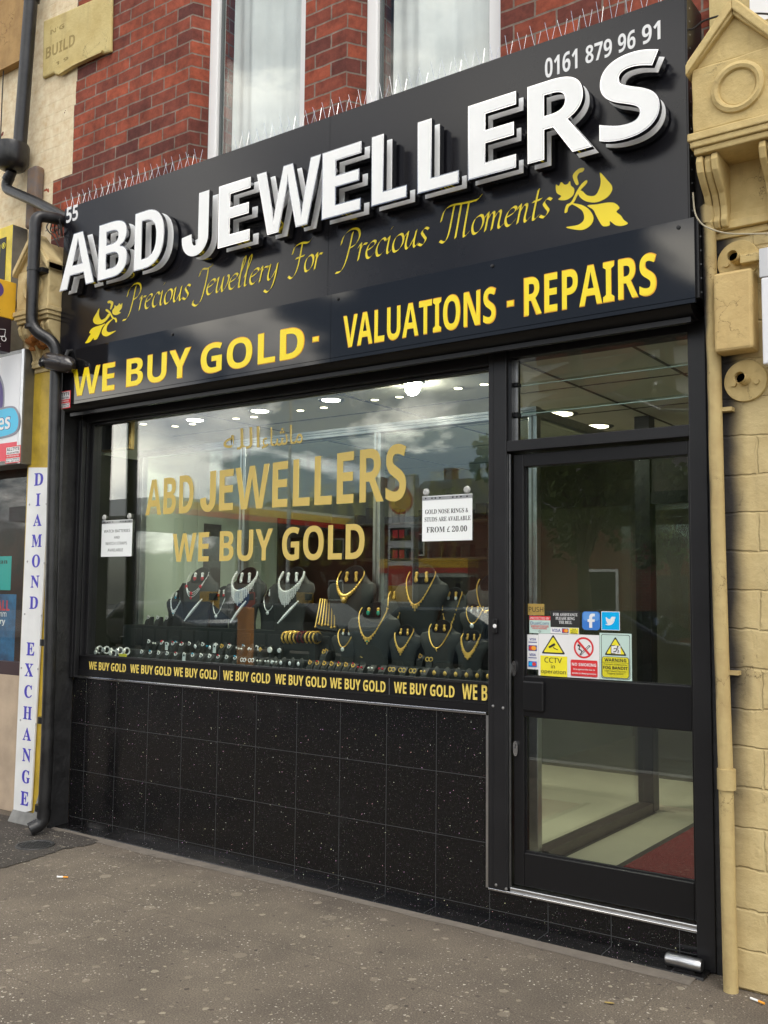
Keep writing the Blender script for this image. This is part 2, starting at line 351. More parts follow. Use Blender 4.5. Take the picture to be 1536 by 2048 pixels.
    if courses:
        d2 = N(t, 'ShaderNodeMix', data_type='RGBA', blend_type='LINEAR_LIGHT'); d2.inputs['Factor'].default_value = .022; k(tcn.outputs['Object'], d2.inputs['A']); k(n.outputs['Color'], d2.inputs['B'])
        sq = N(t, 'ShaderNodeSeparateXYZ'); k(d2.outputs['Result'], sq.inputs[0])
        cq = N(t, 'ShaderNodeCombineXYZ'); k(sq.outputs['X'], cq.inputs['X']); k(sq.outputs['Z'], cq.inputs['Y'])
        bq = N(t, 'ShaderNodeTexBrick'); bq.offset = .5
        for nm, vv in (('Scale', 1), ('Brick Width', .33), ('Row Height', .155), ('Mortar Size', .007), ('Mortar Smooth', .8)): bq.inputs[nm].default_value = vv
        k(cq.outputs[0], bq.inputs['Vector'])
        h2 = N(t, 'ShaderNodeMath', operation='MULTIPLY_ADD'); k(bq.outputs['Fac'], h2.inputs[0]); h2.inputs[1].default_value = -.75; k(hh.outputs[0], h2.inputs[2]); hh = h2
    k(hh.outputs[0], b.inputs['Height']); k(b.outputs[0], p.inputs['Normal'])
    return mt

BRICK = brickmat('red_brick', (.365, .085, .043), (.125, .038, .031), (.24, .19, .155), .232, .085, .0055, paint=True)
BRICK_FAR = brickmat('far_brick', (.22, .07, .04), (.16, .05, .035), (.2, .17, .14), .235, .085, .006)
GRANITE = granitemat('granite_tile', (.3, .3))
GRANITE_FLOOR = granitemat('granite_ledge', (.3, 5.0, 'Y', -2.5))
PAVE = pavemat('pavement', (.178, .149, .117), (.108, .091, .074))
TARMAC = pavemat('tarmac', (.075, .066, .058), (.045, .04, .036), flags=False)
ROADM = M('asphalt', (.06, .06, .06), .85, var=(2, .3), bump=(90, .4))
YELLOW_STONE = stonemat('yellow_painted_stone', (.62, .48, .22), (.50, .37, .155))
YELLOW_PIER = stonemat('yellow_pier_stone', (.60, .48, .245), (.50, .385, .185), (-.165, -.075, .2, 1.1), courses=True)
CREAM_STONE = stonemat('cream_painted_stone', (.58, .47, .25), (.46, .34, .16))
PLAQUE = stonemat('plaque_stone', (.60, .49, .22), (.52, .40, .16))
YPAINT = M('yellow_gloss_paint', (.55, .38, .04), .45, var=(5, .35))
BLACKPIER = M('black_painted_pier', (.018, .018, .019), .6, var=(14, .6), bump=(30, .5))
ALU = M('black_powder_coat', (.013, .013, .0145), .36, spec=.36, var=(3, .25), rvar=.06)
ALU2 = M('black_powder_coat_satin', (.009, .009, .010), .3, spec=.32)
DARK = M('dark_recess', (.008, .008, .008), .6)
PANEL = M('gloss_black_panel', (.010, .010, .0135), .20, spec=.32, var=(1.5, .3), bump=(1.1, .02), rvar=.04)
PANEL2 = M('gloss_black_tray', (.007, .007, .008), .05, spec=.45, var=(1.5, .3), bump=(1.6, .03), rvar=.02)
WHITE = M('white_acrylic', (.86, .87, .86), .3, var=(2.5, .07))
WHITE2 = M('white_backing', (.93, .94, .94), .4)
CHROME = M('polished_steel', (.62, .62, .63), .14, metal=1)
SILVER = M('brushed_aluminium', (.55, .56, .57), .3, metal=1, var=(20, .15))
RETURN = M('letter_return', (.50, .50, .51), .13, metal=1, var=(3, .12))
STEEL = M('zinc_steel', (.45, .45, .45), .4, metal=1)
VINYL_W = M('white_vinyl', (.78, .78, .78), .4)
VINYL_Y = M('yellow_vinyl', (.92, .72, .008), .35)
VINYL_O = M('orange_vinyl_edge', (.80, .36, .01), .4)
VINYL_G = M('gold_vinyl', (.62, .46, .12), .5)
VINYL_PALE = M('pale_yellow_vinyl', (.78, .60, .13), .4)
UPVC = M('white_upvc', (.82, .82, .81), .3)
CURT = M('pale_blue_curtain', (.86, .86, .86), .9, spec=.1, var=(3, .12))
REVEAL = M('cream_reveal', (.62, .62, .48), .8)
GLASS = glassmat('shop_glass', (.90, .95, .93), 1.75)
GLASS_IN = glassmat('partition_glass', (.92, .97, .95), 1.45)
GLASS_UP = glassmat('upper_window_glass', (.95, .97, .96), 1.32)
PIPE = M('black_pipe', (.016, .016, .017), .34, spec=.5, var=(9, .7), rvar=.12, bump=(40, .12))
PIPE_Y = stonemat('yellow_painted_pipe', (.50, .39, .18), (.42, .31, .14), (-.088, -.060))
GOLD = M('gold', (.90, .56, .13), .28, metal=.65)
SILV = M('bright_silver', (.92, .92, .93), .25, metal=.35)
GEMR = M('red_gem', (.5, .02, .04), .1)
GEMB = M('blue_gem', (.05, .35, .55), .1)
GEMG = M('green_gem', (.03, .40, .25), .1)
PEARL = M('pearl', (.85, .83, .78), .2)
VELVET = M('charcoal_leatherette', (.027, .029, .028), .6, spec=.3, bump=(220, .15))
DARKV = M('dark_neck_suede', (.012, .012, .013), .9, spec=.1)
VELVET2 = M('charcoal_suede', (.030, .033, .032), .85, spec=.2)
PAPER = M('white_paper', (.84, .86, .85), .6)
INK = M('black_ink', (.015, .015, .015), .6)
BLUE_INK = M('blue_vinyl', (.05, .04, .45), .45)
RED = M('red_print', (.66, .03, .035), .4)
YEL = M('sign_yellow', (.85, .75, .03), .45)
MINT = M('mint_paper', (.52, .68, .62), .5)
BRASSY = M('brass_plate', (.66, .46, .13), .3, metal=.6)
FBLUE = M('icon_blue', (.05, .20, .60), .3)
TBLUE = M('icon_cyan', (.0, .42, .85), .3)
NAVY = M('navy_print', (.03, .05, .25), .4)
ORANGE = M('orange_print', (.85, .35, .03), .4)
PURPLE = M('purple_print', (.08, .045, .22), .45)
PAYY = M('yellow_sign_plastic', (.74, .43, .03), .4, var=(4, .15))
PLUM = M('dark_plum_plastic', (.022, .012, .018), .35)
TEAL = M('teal_paper', (.02, .42, .38), .6)
LIGHTBOX = M('white_sign_face', (.74, .75, .77), .3)
GREYALU = M('grey_aluminium', (.23, .23, .22), .42, metal=.7, var=(5, .3))
BUILDW = M('pale_plaster', (.62, .66, .58), .8, var=(1.5, .1))
CEILM = M('ceiling_tile', (.72, .70, .62), .9, var=(2, .06))
FLOORM = M('cream_floor_tile', (.74, .66, .50), .3, var=(2, .12))
MATR = M('red_doormat', (.26, .025, .028), .95, spec=.1, var=(60, .35), bump=(120, .6))
DKWOOD = M('dark_cabinet', (.045, .03, .024), .4, var=(6, .4))
LAMPM = M('lamp_glow', (1.0, .86, .58), .5, emit=7)
LAMPB = M('bright_spot_glow', (1.0, .93, .78), .5, emit=120)
LAMPW = M('large_lamp_glow', (1.0, .93, .78), .5, emit=16)
RUST = M('rust_foam', (.36, .14, .03), .9, var=(9, .7), bump=(25, .9))
WOODP = M('grey_painted_timber', (.10, .10, .11), .7, var=(8, .5, (.22, .12, .05)))
CABLE = M('black_cable', (.02, .018, .016), .6)
CABLEW = M('dirty_white_cable', (.45, .40, .28), .6)

# ------------------------------------------------------------------ mesh helpers
class MB:
    def __init__(s): s.bm = bmesh.new()
    def box(s, x0, x1, y0, y1, z0, z1):
        v = [s.bm.verts.new((x, y, z)) for x in (x0, x1) for y in (y0, y1) for z in (z0, z1)]
        for q in ((0, 1, 3, 2), (4, 6, 7, 5), (0, 4, 5, 1), (2, 3, 7, 6), (0, 2, 6, 4), (1, 5, 7, 3)):
            s.bm.faces.new([v[i] for i in q])
        return s
    def prism(s, poly, y0, y1):
        """closed outline in XZ from y0 to y1"""
        a = [s.bm.verts.new((x, y0, z)) for x, z in poly]; b = [s.bm.verts.new((x, y1, z)) for x, z in poly]
        s.bm.faces.new(a); s.bm.faces.new(b[::-1])
        for i in range(len(a)):
            j = (i+1) % len(a); s.bm.faces.new((a[i], b[i], b[j], a[j]))
        return s
    def prism_yz(s, poly, x0, x1):
        a = [s.bm.verts.new((x0, y, z)) for y, z in poly]; b = [s.bm.verts.new((x1, y, z)) for y, z in poly]
        s.bm.faces.new(a); s.bm.faces.new(b[::-1])
        for i in range(len(a)):
            j = (i+1) % len(a); s.bm.faces.new((a[i], b[i], b[j], a[j]))
        return s
    def rings(s, rr, cap=True, closed=True):
        vs = [[s.bm.verts.new(p) for p in ring] for ring in rr]
        n = len(rr[0])
        for a, b in zip(vs, vs[1:]):
            for i in range(n if closed else n-1):
                j = (i+1) % n
                s.bm.faces.new((a[i], a[j], b[j], b[i]))
        if cap:
            s.bm.faces.new(vs[0][::-1]); s.bm.faces.new(vs[-1])
        return s
    def tube(s, pts, r, seg=8, cap=True):
        pts = [Vector(p) for p in pts]
        rr = []; up = None
        for i, p in enumerate(pts):
            d = (pts[min(i+1, len(pts)-1)] - pts[max(i-1, 0)]).normalized()
            if up is None:
                up = Vector((0, 0, 1)) if abs(d.z) < .9 else Vector((1, 0, 0))
            a = d.cross(up)
            if a.length < 1e-4: a = d.orthogonal()
            a.normalize(); up = a.cross(d).normalized()
            ri = r[i] if isinstance(r, (list, tuple)) else r
            rr.append([p + (a*math.cos(t) + up*math.sin(t))*ri for t in [2*math.pi*j/seg for j in range(seg)]])
        return s.rings(rr, cap)
    def cyl(s, p0, p1, r0, r1=None, seg=16): return s.tube([p0, p1], [r0, r0 if r1 is None else r1], seg)
    def lathe(s, prof, c, seg=20, axis='Z'):
        c = Vector(c); rr = []
        for r, h in prof:
            ring = []
            for j in range(seg):
                t = 2*math.pi*j/seg; a, b = r*math.cos(t), r*math.sin(t)
                ring.append(c + (Vector((a, b, h)) if axis == 'Z' else Vector((a, h, b)) if axis == 'Y' else Vector((h, a, b))))
            rr.append(ring)
        return s.rings(rr)
    def ball(s, c, r, u=8, v=5, sc=(1, 1, 1)):
        bmesh.ops.create_uvsphere(s.bm, u_segments=u, v_segments=v, radius=1, matrix=Matrix.Translation(c) @ Matrix.Diagonal((r*sc[0], r*sc[1], r*sc[2], 1)))
        return s
    def grid(s, nu, nv, f):
        g = [[s.bm.verts.new(f(i/nu, j/nv)) for j in range(nv+1)] for i in range(nu+1)]
        for i in range(nu):
            for j in range(nv): s.bm.faces.new((g[i][j], g[i+1][j], g[i+1][j+1], g[i][j+1]))
        return s
    def mesh(s, name, mat, org=Vector((0, 0, 0)), smooth=False):
        bmesh.ops.recalc_face_normals(s.bm, faces=s.bm.faces)
        me = bpy.data.meshes.new(name)
        if org.length: bmesh.ops.translate(s.bm, verts=s.bm.verts, vec=-org)
        s.bm.to_mesh(me); s.bm.free()
        me.materials.append(mat)
        if smooth:
            me.polygons.foreach_set('use_smooth', [True]*len(me.polygons)); me.set_sharp_from_angle(angle=rad(42))
        return me
    def build(s, name, mat, parent=None, smooth=False, bevel=0):
        return link(name, s.mesh(name, mat, base_of(parent), smooth), parent, bevel)

def base_of(o):
    v = Vector((0, 0, 0))
    while o is not None: v += o.location; o = o.parent
    return v
def link(name, me, parent=None, bevel=0):
    o = bpy.data.objects.new(name, me); COL.objects.link(o); o.parent = parent
    if bevel:
        b = o.modifiers.new('bevel', 'BEVEL'); b.width = bevel; b.segments = 2; b.limit_method = 'ANGLE'; b.angle_limit = rad(40)
    return o
def tag(o, label, cat, group=None):
    o['label'] = label; o['category'] = cat
    if group: o['group'] = group
    return o
def struct(o, kind='structure'): o['kind'] = kind; return o
def thing(name, label, cat, loc=(0, 0, 0), group=None):
    o = bpy.data.objects.new(name, None); COL.objects.link(o); o.location = loc; o.empty_display_size = .05
    return tag(o, label, cat, group)
def B(name, mat, parent, *b, bevel=0):
    """one or more boxes (x0,x1,y0,y1,z0,z1) as one mesh"""
    mb = MB()
    for q in b: mb.box(*q)
    return mb.build(name, mat, parent, bevel=bevel)

# --- lettering: text or outlines turned into real, slightly raised meshes facing the street (-Y)
J_OUT = [(.385, .714), (.24, .714), (.24, .2)] + [(.1925+.0475*math.cos(rad(t)), .2+.09*math.sin(rad(t))) for t in range(-15, -181, -15)] + [(.14, .255), (.0, .238)] + [(.1925+.1925*math.cos(rad(t)), .2+.211*math.sin(rad(t))) for t in range(180, 361, 12)]
BASES = {'b': (0x1D5D4, 0x1D5EE, 0x1D7EC), 'r': (0x1D5A0, 0x1D5BA, 0x1D7E2), 's': (0x1D400, 0x1D41A, 0x1D7CE)}
def styled(s, st):
    """bold sans, plain sans or bold serif letters, all in the fonts Blender carries"""
    if st not in BASES: return s
    A, a, d = BASES[st]
    return ''.join(chr(A+ord(c)-65) if 'A' <= c <= 'Z' else chr(a+ord(c)-97) if 'a' <= c <= 'z' else chr(d+ord(c)-48) if '0' <= c <= '9' else c for c in s)
TCACHE = {}
def raw_text(s, bold=0, depth=0, res=3, spacing=1, shear=0, st='b', off=0):
    key = (s, depth, res, st, off)
    if key in TCACHE: return TCACHE[key].copy()
    if st == 'b' and s == 'J': return raw_shape([J_OUT], depth)
    c = bpy.data.curves.new('txt', 'FONT'); c.body = styled(s, st); c.offset = off; c.extrude = depth; c.resolution_u = res
    c.space_character = spacing; c.shear = shear
    o = bpy.data.objects.new('txt', c)
    me = bpy.data.meshes.new_from_object(o)
    bpy.data.objects.remove(o); bpy.data.curves.remove(c)
    TCACHE[key] = me
    return me.copy()
def raw_shape(loops, depth):
    c = bpy.data.curves.new('shp', 'CURVE'); c.dimensions = '2D'; c.fill_mode = 'BOTH'; c.extrude = depth
    for lp in loops:
        sp = c.splines.new('POLY'); sp.points.add(len(lp)-1); sp.use_cyclic_u = True
        for p, (x, z) in zip(sp.points, lp): p.co = (x, z, 0, 1)
    o = bpy.data.objects.new('shp', c)
    me = bpy.data.meshes.new_from_object(o)
    bpy.data.objects.remove(o); bpy.data.curves.remove(c)
    return me
def bounds(me):
    xs = [v.co.x for v in me.vertices]; ys = [v.co.y for v in me.vertices]
    return min(xs), max(xs), min(ys), max(ys)
def place(me, bb, box, y, mat, name, parent, face=-1, tilt=0):
    """map me's local XY box bb onto world XZ box; local depth goes to Y (front of the letter at y)"""
    sx = (box[1]-box[0])/(bb[1]-bb[0]); sz = (box[3]-box[2])/(bb[3]-bb[2])
    org = base_of(parent)
    dmax = max(v.co.z for v in me.vertices)
    ca, sa = math.cos(tilt), math.sin(tilt); cx, cz = (box[0]+box[1])/2, (box[2]+box[3])/2
    for v in me.vertices:
        x = box[0]+(v.co.x-bb[0])*sx; z = box[2]+(v.co.y-bb[2])*sz; yy = y + (dmax-v.co.z)
        if tilt: x, z = cx+(x-cx)*ca-(z-cz)*sa, cz+(x-cx)*sa+(z-cz)*ca
        v.co = Vector((x, yy, z)) - org
    me.name = name; me.materials.clear(); me.materials.append(mat)
    return link(name, me, parent)
def text(s, box, y, mat, parent, name='lettering', bold=.012, depth=.0008, res=3, spacing=1, shear=0, tilt=0, st='b'):
    me = raw_text(s, bold, depth, res, spacing, shear, st)
    return place(me, bounds(me), box, y, mat, name, parent, tilt=tilt)
def shape(loops, y, mat, parent, name, depth=.0008):
    me = raw_shape(loops, depth); b = bounds(me)
    return place(me, b, b, y, mat, name, parent)
def circ(cx, cz, rx, rz=None, n=28, a0=0, a1=2*math.pi):
    rz = rz or rx
    return [(cx+rx*math.cos(a0+(a1-a0)*i/n), cz+rz*math.sin(a0+(a1-a0)*i/n)) for i in range(n)]
def rrect(x0, x1, z0, z1, r, n=5):
    o = []
    for cx, cz, a in ((x1-r, z1-r, 0), (x0+r, z1-r, 90), (x0+r, z0+r, 180), (x1-r, z0+r, 270)):
        o += [(cx+r*math.cos(rad(a+90*i/n)), cz+r*math.sin(rad(a+90*i/n))) for i in range(n+1)]
    return o
def smooth_loop(pts, n=5, closed=True):
    """Catmull-Rom through pts"""
    P = [Vector((p[0], p[1])) for p in pts]; o = []; m_ = len(P)
    rngi = range(m_) if closed else range(m_-1)
    for i in rngi:
        a, b, c, d = (P[(i-1) % m_], P[i], P[(i+1) % m_], P[(i+2) % m_]) if closed else (P[max(i-1, 0)], P[i], P[i+1], P[min(i+2, m_-1)])
        for j in range(n):
            t = j/n
            q = .5*((2*b)+(c-a)*t+(2*a-5*b+4*c-d)*t*t+(3*b-a-3*c+d)*t**3); o.append((q.x, q.y))
    if not closed: o.append((P[-1].x, P[-1].y))
    return o

# ================================================================== the ground
def sheet(name, mat, poly, z):
    mb = MB(); mb.bm.faces.new([mb.bm.verts.new((x, y, z)) for x, y in poly])
    return struct(mb.build(name, mat))
sheet('ground', ROADM, [(-90, -120), (90, -120), (90, 30), (-90, 30)], -.14)
sheet('road', ROADM, [(-90, -14.6), (90, -14.6), (90, -4.2), (-90, -4.2)], -.13)
struct(B('pavement', PAVE, None, (-40, 40, -4.05, .3, -.2, 0)))
struct(B('kerb', M('kerb_stone', (.3, .29, .27), .8, var=(4, .2)), None, (-40, 40, -4.2, -4.052, -.2, .004)))
struct(B('far_pavement', PAVE, None, (-60, 60, -17.5, -14.6, -.2, 0)))
sheet('forecourt', M('forecourt_concrete', (.28, .27, .25), .8, var=(2, .2)), [(-60, -60), (14, -60), (14, -17.6), (-60, -17.6)], -.02)
RL = M('road_paint', (.7, .7, .66), .6)
for i in range(9):
    struct(B('road_marking', RL, None, (-20+i*5, -17.6+i*5, -9.4, -9.28, -.127, -.123)))
# tarmac patch by the downpipe, ragged on its edge
pp = smooth_loop([(-.9, -.16), (-.16, -.145), (.10, -.115), (.26, -.115), (.36, -.16), (.40, -.24), (.36, -.40), (.40, -.62), (.43, -.86), (.40, -1.15), (.1, -1.3), (-.5, -1.3), (-.95, -1.0)], 8)
pp = [(x+rng.uniform(-.012, .012), y+rng.uniform(-.012, .012)) for x, y in pp]
mb = MB(); mb.bm.faces.new([mb.bm.verts.new((x, y, .004)) for x, y in pp])
struct(mb.build('tarmac_patch', TARMAC))
# cement fillet where the paving meets the shop front
mb = MB()
edge = [(-.14+i*.09, -.103) for i in range(47)]
lo = [(x, -.165-rng.uniform(-.006, .006)-.015*math.sin(x*2), .0015) for x, _ in edge]
mb.rings([[(x, y, .006) for x, y in edge], lo], cap=False, closed=False)
struct(mb.build('cement_fillet', M('cement', (.170, .148, .122), .9, var=(7, .22), bump=(60, .4))))

# ================================================================== the brick building
bld = thing('terrace_building', 'red brick upper storey with cream painted left end and two white framed windows', 'building')
def prism_xy(mb, poly, z0, z1): return mb.rings([[(x, y, z0) for x, y in poly], [(x, y, z1) for x, y in poly]])
W1a, W1b = atY(385, 60, 0).x, atY(611, 60, 0).x
W2a, W2b = atY(693, 60, 0).x, atY(1001, 60, 0).x
mb = MB(); ZT = 7.0
prism_xy(mb, [(-9, 0), (W1a, 0), (W1a+.055, .10), (W1a+.055, .34), (-9, .34)], 2.74, ZT)
prism_xy(mb, [(W1b, 0), (W2a, 0), (W2a+.065, .10), (W2a+.065, .34), (W1b-.05, .34), (W1b-.05, .10)], 2.74, ZT)
prism_xy(mb, [(W2b, 0), (12, 0), (12, .34), (W2b-.05, .34), (W2b-.05, .10)], 2.74, ZT)
mb.box(W1a+.055, W1b-.05, .0, .34, 2.74, 3.8); mb.box(W2a+.065, W2b-.05, .0, .34, 2.74, 3.8)
mb.box(W1a+.055, W1b-.05, .0, .34, 6.2, ZT); mb.box(W2a+.065, W2b-.05, .0, .34, 6.2, ZT)
mb.build('brick_wall', BRICK, bld)
B('roof', M('slate', (.07, .07, .08), .6), bld, (-9.1, 12.1, -.1, 9, ZT, ZT+.12))
B('side_wall', BRICK_FAR, bld, (-9, -8.8, .34, 9, 0, ZT)); B('side_wall', BRICK_FAR, bld, (11.8, 12, .34, 9, 0, ZT))
B('ground_floor_wall', BUILDW, bld, (4.52, 12, .10, .3, 0, 2.74)); B('ground_floor_wall', BUILDW, bld, (-8.8, -.55, 1.6, 1.7, 0, 2.74))

def upper_window(xa, xb, cpx, label):
    wf = MB(); f = .075; z0, z1 = 3.8, 6.2
    wf.box(xa, xa+f, .10, .17, z0, z1); wf.box(xb-f, xb, .10, .17, z0, z1); wf.box(xa+f, xb-f, .10, .17, z0, z0+f); wf.box(xa+f, xb-f, .10, .17, z1-f, z1)
    g = .012
    w_ = wf.build('window', UPVC, bld, bevel=.008)
    MB().box(xa+f, xa+f+g, .125, .15, z0+f, z1-f).box(xb-f-g, xb-f, .125, .15, z0+f, z1-f).build('gasket', M('grey_gasket', (.12, .13, .13), .6), w_)
    MB().box(xa+f+g, xb-f-g, .135, .145, z0+f, z1-f).build('pane', GLASS_UP, w_)
    cx = atY(cpx, 150, .27).x
    c = MB().grid(90, 6, lambda u, v: (cx+(xb+.25-cx)*u, .27+.022*math.sin(u*19+1.2*math.sin(u*7))+.010*math.sin(u*53+v), 3.75+2.5*v)).build('curtain', CURT, w_, smooth=True)
    MB().box(xa-.25, xb+.3, .55, .57, 3.7, 6.3).box(xa-.25, xa-.2, .345, .55, 3.7, 6.3).build('reveal', REVEAL, w_)
upper_window(W1a+.055, W1b-.05, 466, '')
upper_window(W2a+.065, W2b-.05, 786, '')

B('tan_stone', stonemat('tan_stone', (.42, .26, .10), (.32, .19, .07)), bld, (-2.5, -.90, -.06, 0, 5.42, 6.6))
# cream date stone over the downpipe
yq = -.025
pq = [(86, 42), (223, -18), (221, 103), (196, 110), (152, 131), (112, 150), (106, 146), (84, 157)]
ds = MB().prism([(atY(*p, yq).x, atY(*p, yq).z) for p in pq][::-1], yq, 0).build('date_stone', PLAQUE, bld, bevel=.012)
mb = MB(); mb.prism([(atY(*p, yq).x, atY(*p, yq).z) for p in [(118, 146), (208, 102), (206, 107), (150, 133), (121, 151)]], yq-.018, yq+.01)
mb.build('drip_ledge', PLAQUE, ds)
GROOVE = stonemat('cut_stone', (.36, .28, .11), (.30, .22, .08))
def qbox(x0, y0, x1, y1, y):
    xm, ym = (x0+x1)/2, (y0+y1)/2
    return (atY(x0, ym, y).x, atY(x1, ym, y).x, atY(xm, y1, y).z, atY(xm, y0, y).z)
for s, q in (("N'G", (101, 48, 128, 70)), ('BUILD', (92, 76, 149, 112)), ('1 9', (111, 113, 136, 133))):
    bx = qbox(*q, yq-.002)
    text(s, (bx[0], bx[1], bx[2]+.03, bx[3]-.02), yq-.001, GROOVE, ds, 'cut_lettering', bold=-.008)

# ================================================================== the shop front
sf = thing('jewellery_shop', 'black framed jeweller\'s shop front with granite stall riser, display window and glazed door', 'shop front')
XL, XR = -.14, 4.0
MB().box(XL, 2.995, 0, .08, 0, .955).box(2.995, XR, 0, .08, 0, .150).build('stall_riser', GRANITE, sf)
MB().prism_yz([(-.104, 0), (-.100, .011), (.0, .016), (.0, 0)], XL, XR+.03).build('granite_ledge', GRANITE_FLOOR, sf)
B('chrome_trim', CHROME, sf, (XL+.05, 2.985, -.010, .0, .953, .967), bevel=.003)
B('chrome_trim', SILVER, sf, (2.984, 2.996, -.008, .0, .158, .952))
B('window_sill', ALU2, sf, (XL, 2.995, -.006, .10, .969, 1.004), (XL, 2.995, .006, .10, 1.004, 1.098))
B('strip_bead', ALU, sf, (XL+.02, 2.995, -.001, .006, 1.094, 1.101), (XL+.02, 2.995, -.001, .006, 1.005, 1.010))
words_px = [(176, 250), (259, 341), (346, 433), (445, 539), (549, 652), (659, 770), (787, 908)]
for a, b in words_px:
    xm = (a+b)/2
    zt = atY(xm, 1323+(xm-176)*.0665, 0).z; zb = atY(xm, 1342.5+(xm-213)*.0765, 0).z
    text('WE BUY GOLD', (atY(a, 1350, 0).x, atY(b, 1350, 0).x, max(zb, 1.012), min(zt, 1.093)), .0045, VINYL_PALE, sf, 'sill_lettering', bold=.016)
text('WE BU', (atY(923, 1390, 0).x, atY(989, 1390, 0).x, 1.018, 1.092), .0045, VINYL_PALE, sf, 'sill_lettering', bold=.016)
B('strip_joint', SILVER, sf, (atY(438, 1340, 0).x, atY(438, 1340, 0).x+.003, .0035, .006, 1.010, 1.094), (atY(777, 1380, 0).x, atY(777, 1380, 0).x+.003, .0035, .006, 1.010, 1.094))
# window frame
mb = MB()
mb.box(XL, -.085, -.035, .0, .956, 2.66).box(-.132, -.105, -.042, -.035, .956, 2.66)
mb.build('shutter_guide', ALU, sf, bevel=.004)
mb = MB()
mb.box(XL, -.078, .0, .12, 1.098, 2.64).box(XL, 2.995, .0, .12, 2.64, 2.72).box(-.078, -.05, .03, .075, 1.098, 2.64).box(-.05, 2.995, .03, .075, 2.625, 2.64).box(-.078, 2.995, .03, .05, 1.099, 1.105)
mb.build('window_frame', ALU, sf, bevel=.003)
pane = B('window_pane', GLASS, sf, (-.05, 2.995, GLASS_Y, GLASS_Y+.006, 1.10, 2.625))
# gold window lettering
yv = GLASS_Y-.0015
x0, x1 = atY(292, 990, yv).x, atY(812, 945, yv).x
def warped(s_, a_, b_):
    """a run of the rising window lettering between fractions a_ and b_ of its width"""
    me = raw_text(s_, 0, .0006, 3); b = bounds(me)
    for v in me.vertices:
        t_ = a_+(b_-a_)*(v.co.x-b[0])/(b[1]-b[0]); v.co.y = (v.co.y-b[2])/(b[3]-b[2])*(.222+.083*t_)
    place(me, (b[0], b[1], 0, .305), (x0+(x1-x0)*a_, x0+(x1-x0)*b_, 2.004, 2.309), yv, VINYL_G, 'window_lettering', pane)
warped('ABD', 0, .215); warped('J', .245, .31); warped('EWELLERS', .325, 1)
me = raw_text('WE BUY GOLD', .026, .0006, 3)
b = bounds(me)
for v in me.vertices:
    t_ = (v.co.x-b[0])/(b[1]-b[0]); v.co.y = (v.co.y-b[2])/(b[3]-b[2])*(.178+.018*t_)
place(me, (b[0], b[1], 0, .196), (atY(345, 1096, yv).x, atY(729, 1082, yv).x, 1.703, 1.899), yv, VINYL_G, 'window_lettering', pane)
text('\uFEEA\uFEE0\uFEDF\uFE8D', (atY(447, 880, yv).x, atY(519, 880, yv).x, 2.365, 2.49), yv, VINYL_G, pane, 'window_lettering', bold=.012)
text('\uFE80\uFE8E\uFEB7\uFE8E\uFEE3', (atY(524, 870, yv).x, atY(605, 866, yv).x, 2.355, 2.475), yv, VINYL_G, pane, 'window_lettering', bold=.012)
# mullion beside the door and right jamb
B('mullion', ALU, sf, (2.997, 3.096, -.012, .12, .158, 2.72), bevel=.004)
B('mullion_cover', ALU, sf, (3.02, 3.024, -.0135, -.012, .17, 2.70))
B('door_jamb', ALU, sf, (3.975, 4.052, -.012, .12, .004, 2.72), bevel=.004)
B('jamb_filler', BLACKPIER, sf, (4.052, 4.085, .0, .12, 0, 3.05))
B('door_head', ALU, sf, (3.096, 3.975, -.010, .12, 2.205, 2.257), (3.096, 3.975, .0, .12, 2.66, 2.72), bevel=.003)
B('edge_strip', SILVER, sf, (3.098, 3.106, .010, .018, .17, 2.195))
B('threshold', SILVER, sf, (3.104, 3.975, .0, .09, .152, .178), bevel=.004)
B('chrome_trim', CHROME, sf, (2.997, XR, -.010, .0, .148, .160), bevel=.003)
for px, py in ((992, 1770), (1012, 1778), (986, 1412), (1006, 1416)):
    q = atY(px, py, -.012); MB().lathe([(.0, -.003), (.006, -.002), (.007, 0)], (q.x, q.y, q.z), 10, 'Y').build('screw', STEEL, sf)
q = atY(992, 1252, -.012)
bp = MB().box(q.x-.012, q.x+.012, -.024, -.012, q.z-.034, q.z+.034).build('bell_push', ALU2, sf, bevel=.004)
MB().lathe([(.0, -.004), (.009, -.003), (.010, 0)], (q.x, -.024, q.z), 14, 'Y').build('button', VINYL_W, bp)
# louvred fanlight over the door
zz = [(2.257, 2.40), (2.394, 2.54), (2.534, 2.665)]
for i, (a, b_) in enumerate(zz):
    mb = MB(); mb.rings([[(3.135, .052+.012, a), (3.972, .052+.012, a), (3.972, .058+.012, a), (3.135, .058+.012, a)], [(3.135, .040, b_), (3.972, .040, b_), (3.972, .046, b_), (3.135, .046, b_)]])
    lp = mb.build('louvre_pane', GLASS, sf)
    B('louvre_edge', M('pale_glass_edge', (.45, .55, .5), .3) if i == 0 else bpy.data.materials['pale_glass_edge'], lp, (3.135, 3.972, .060, .0685, a-.004, a))
B('louvre_holder', ALU2, sf, (3.096, 3.118, .0, .09, 2.257, 2.66))
B('louvre_clip', SILVER, sf, (3.118, 3.135, .03, .04, 2.26, 2.37), (3.118, 3.135, .03, .04, 2.40, 2.52), (3.118, 3.135, .03, .04, 2.545, 2.655))
B('louvre_clip', ALU2, sf, (3.118, 3.138, .02, .06, 2.375, 2.395), (3.118, 3.138, .02, .06, 2.525, 2.54))
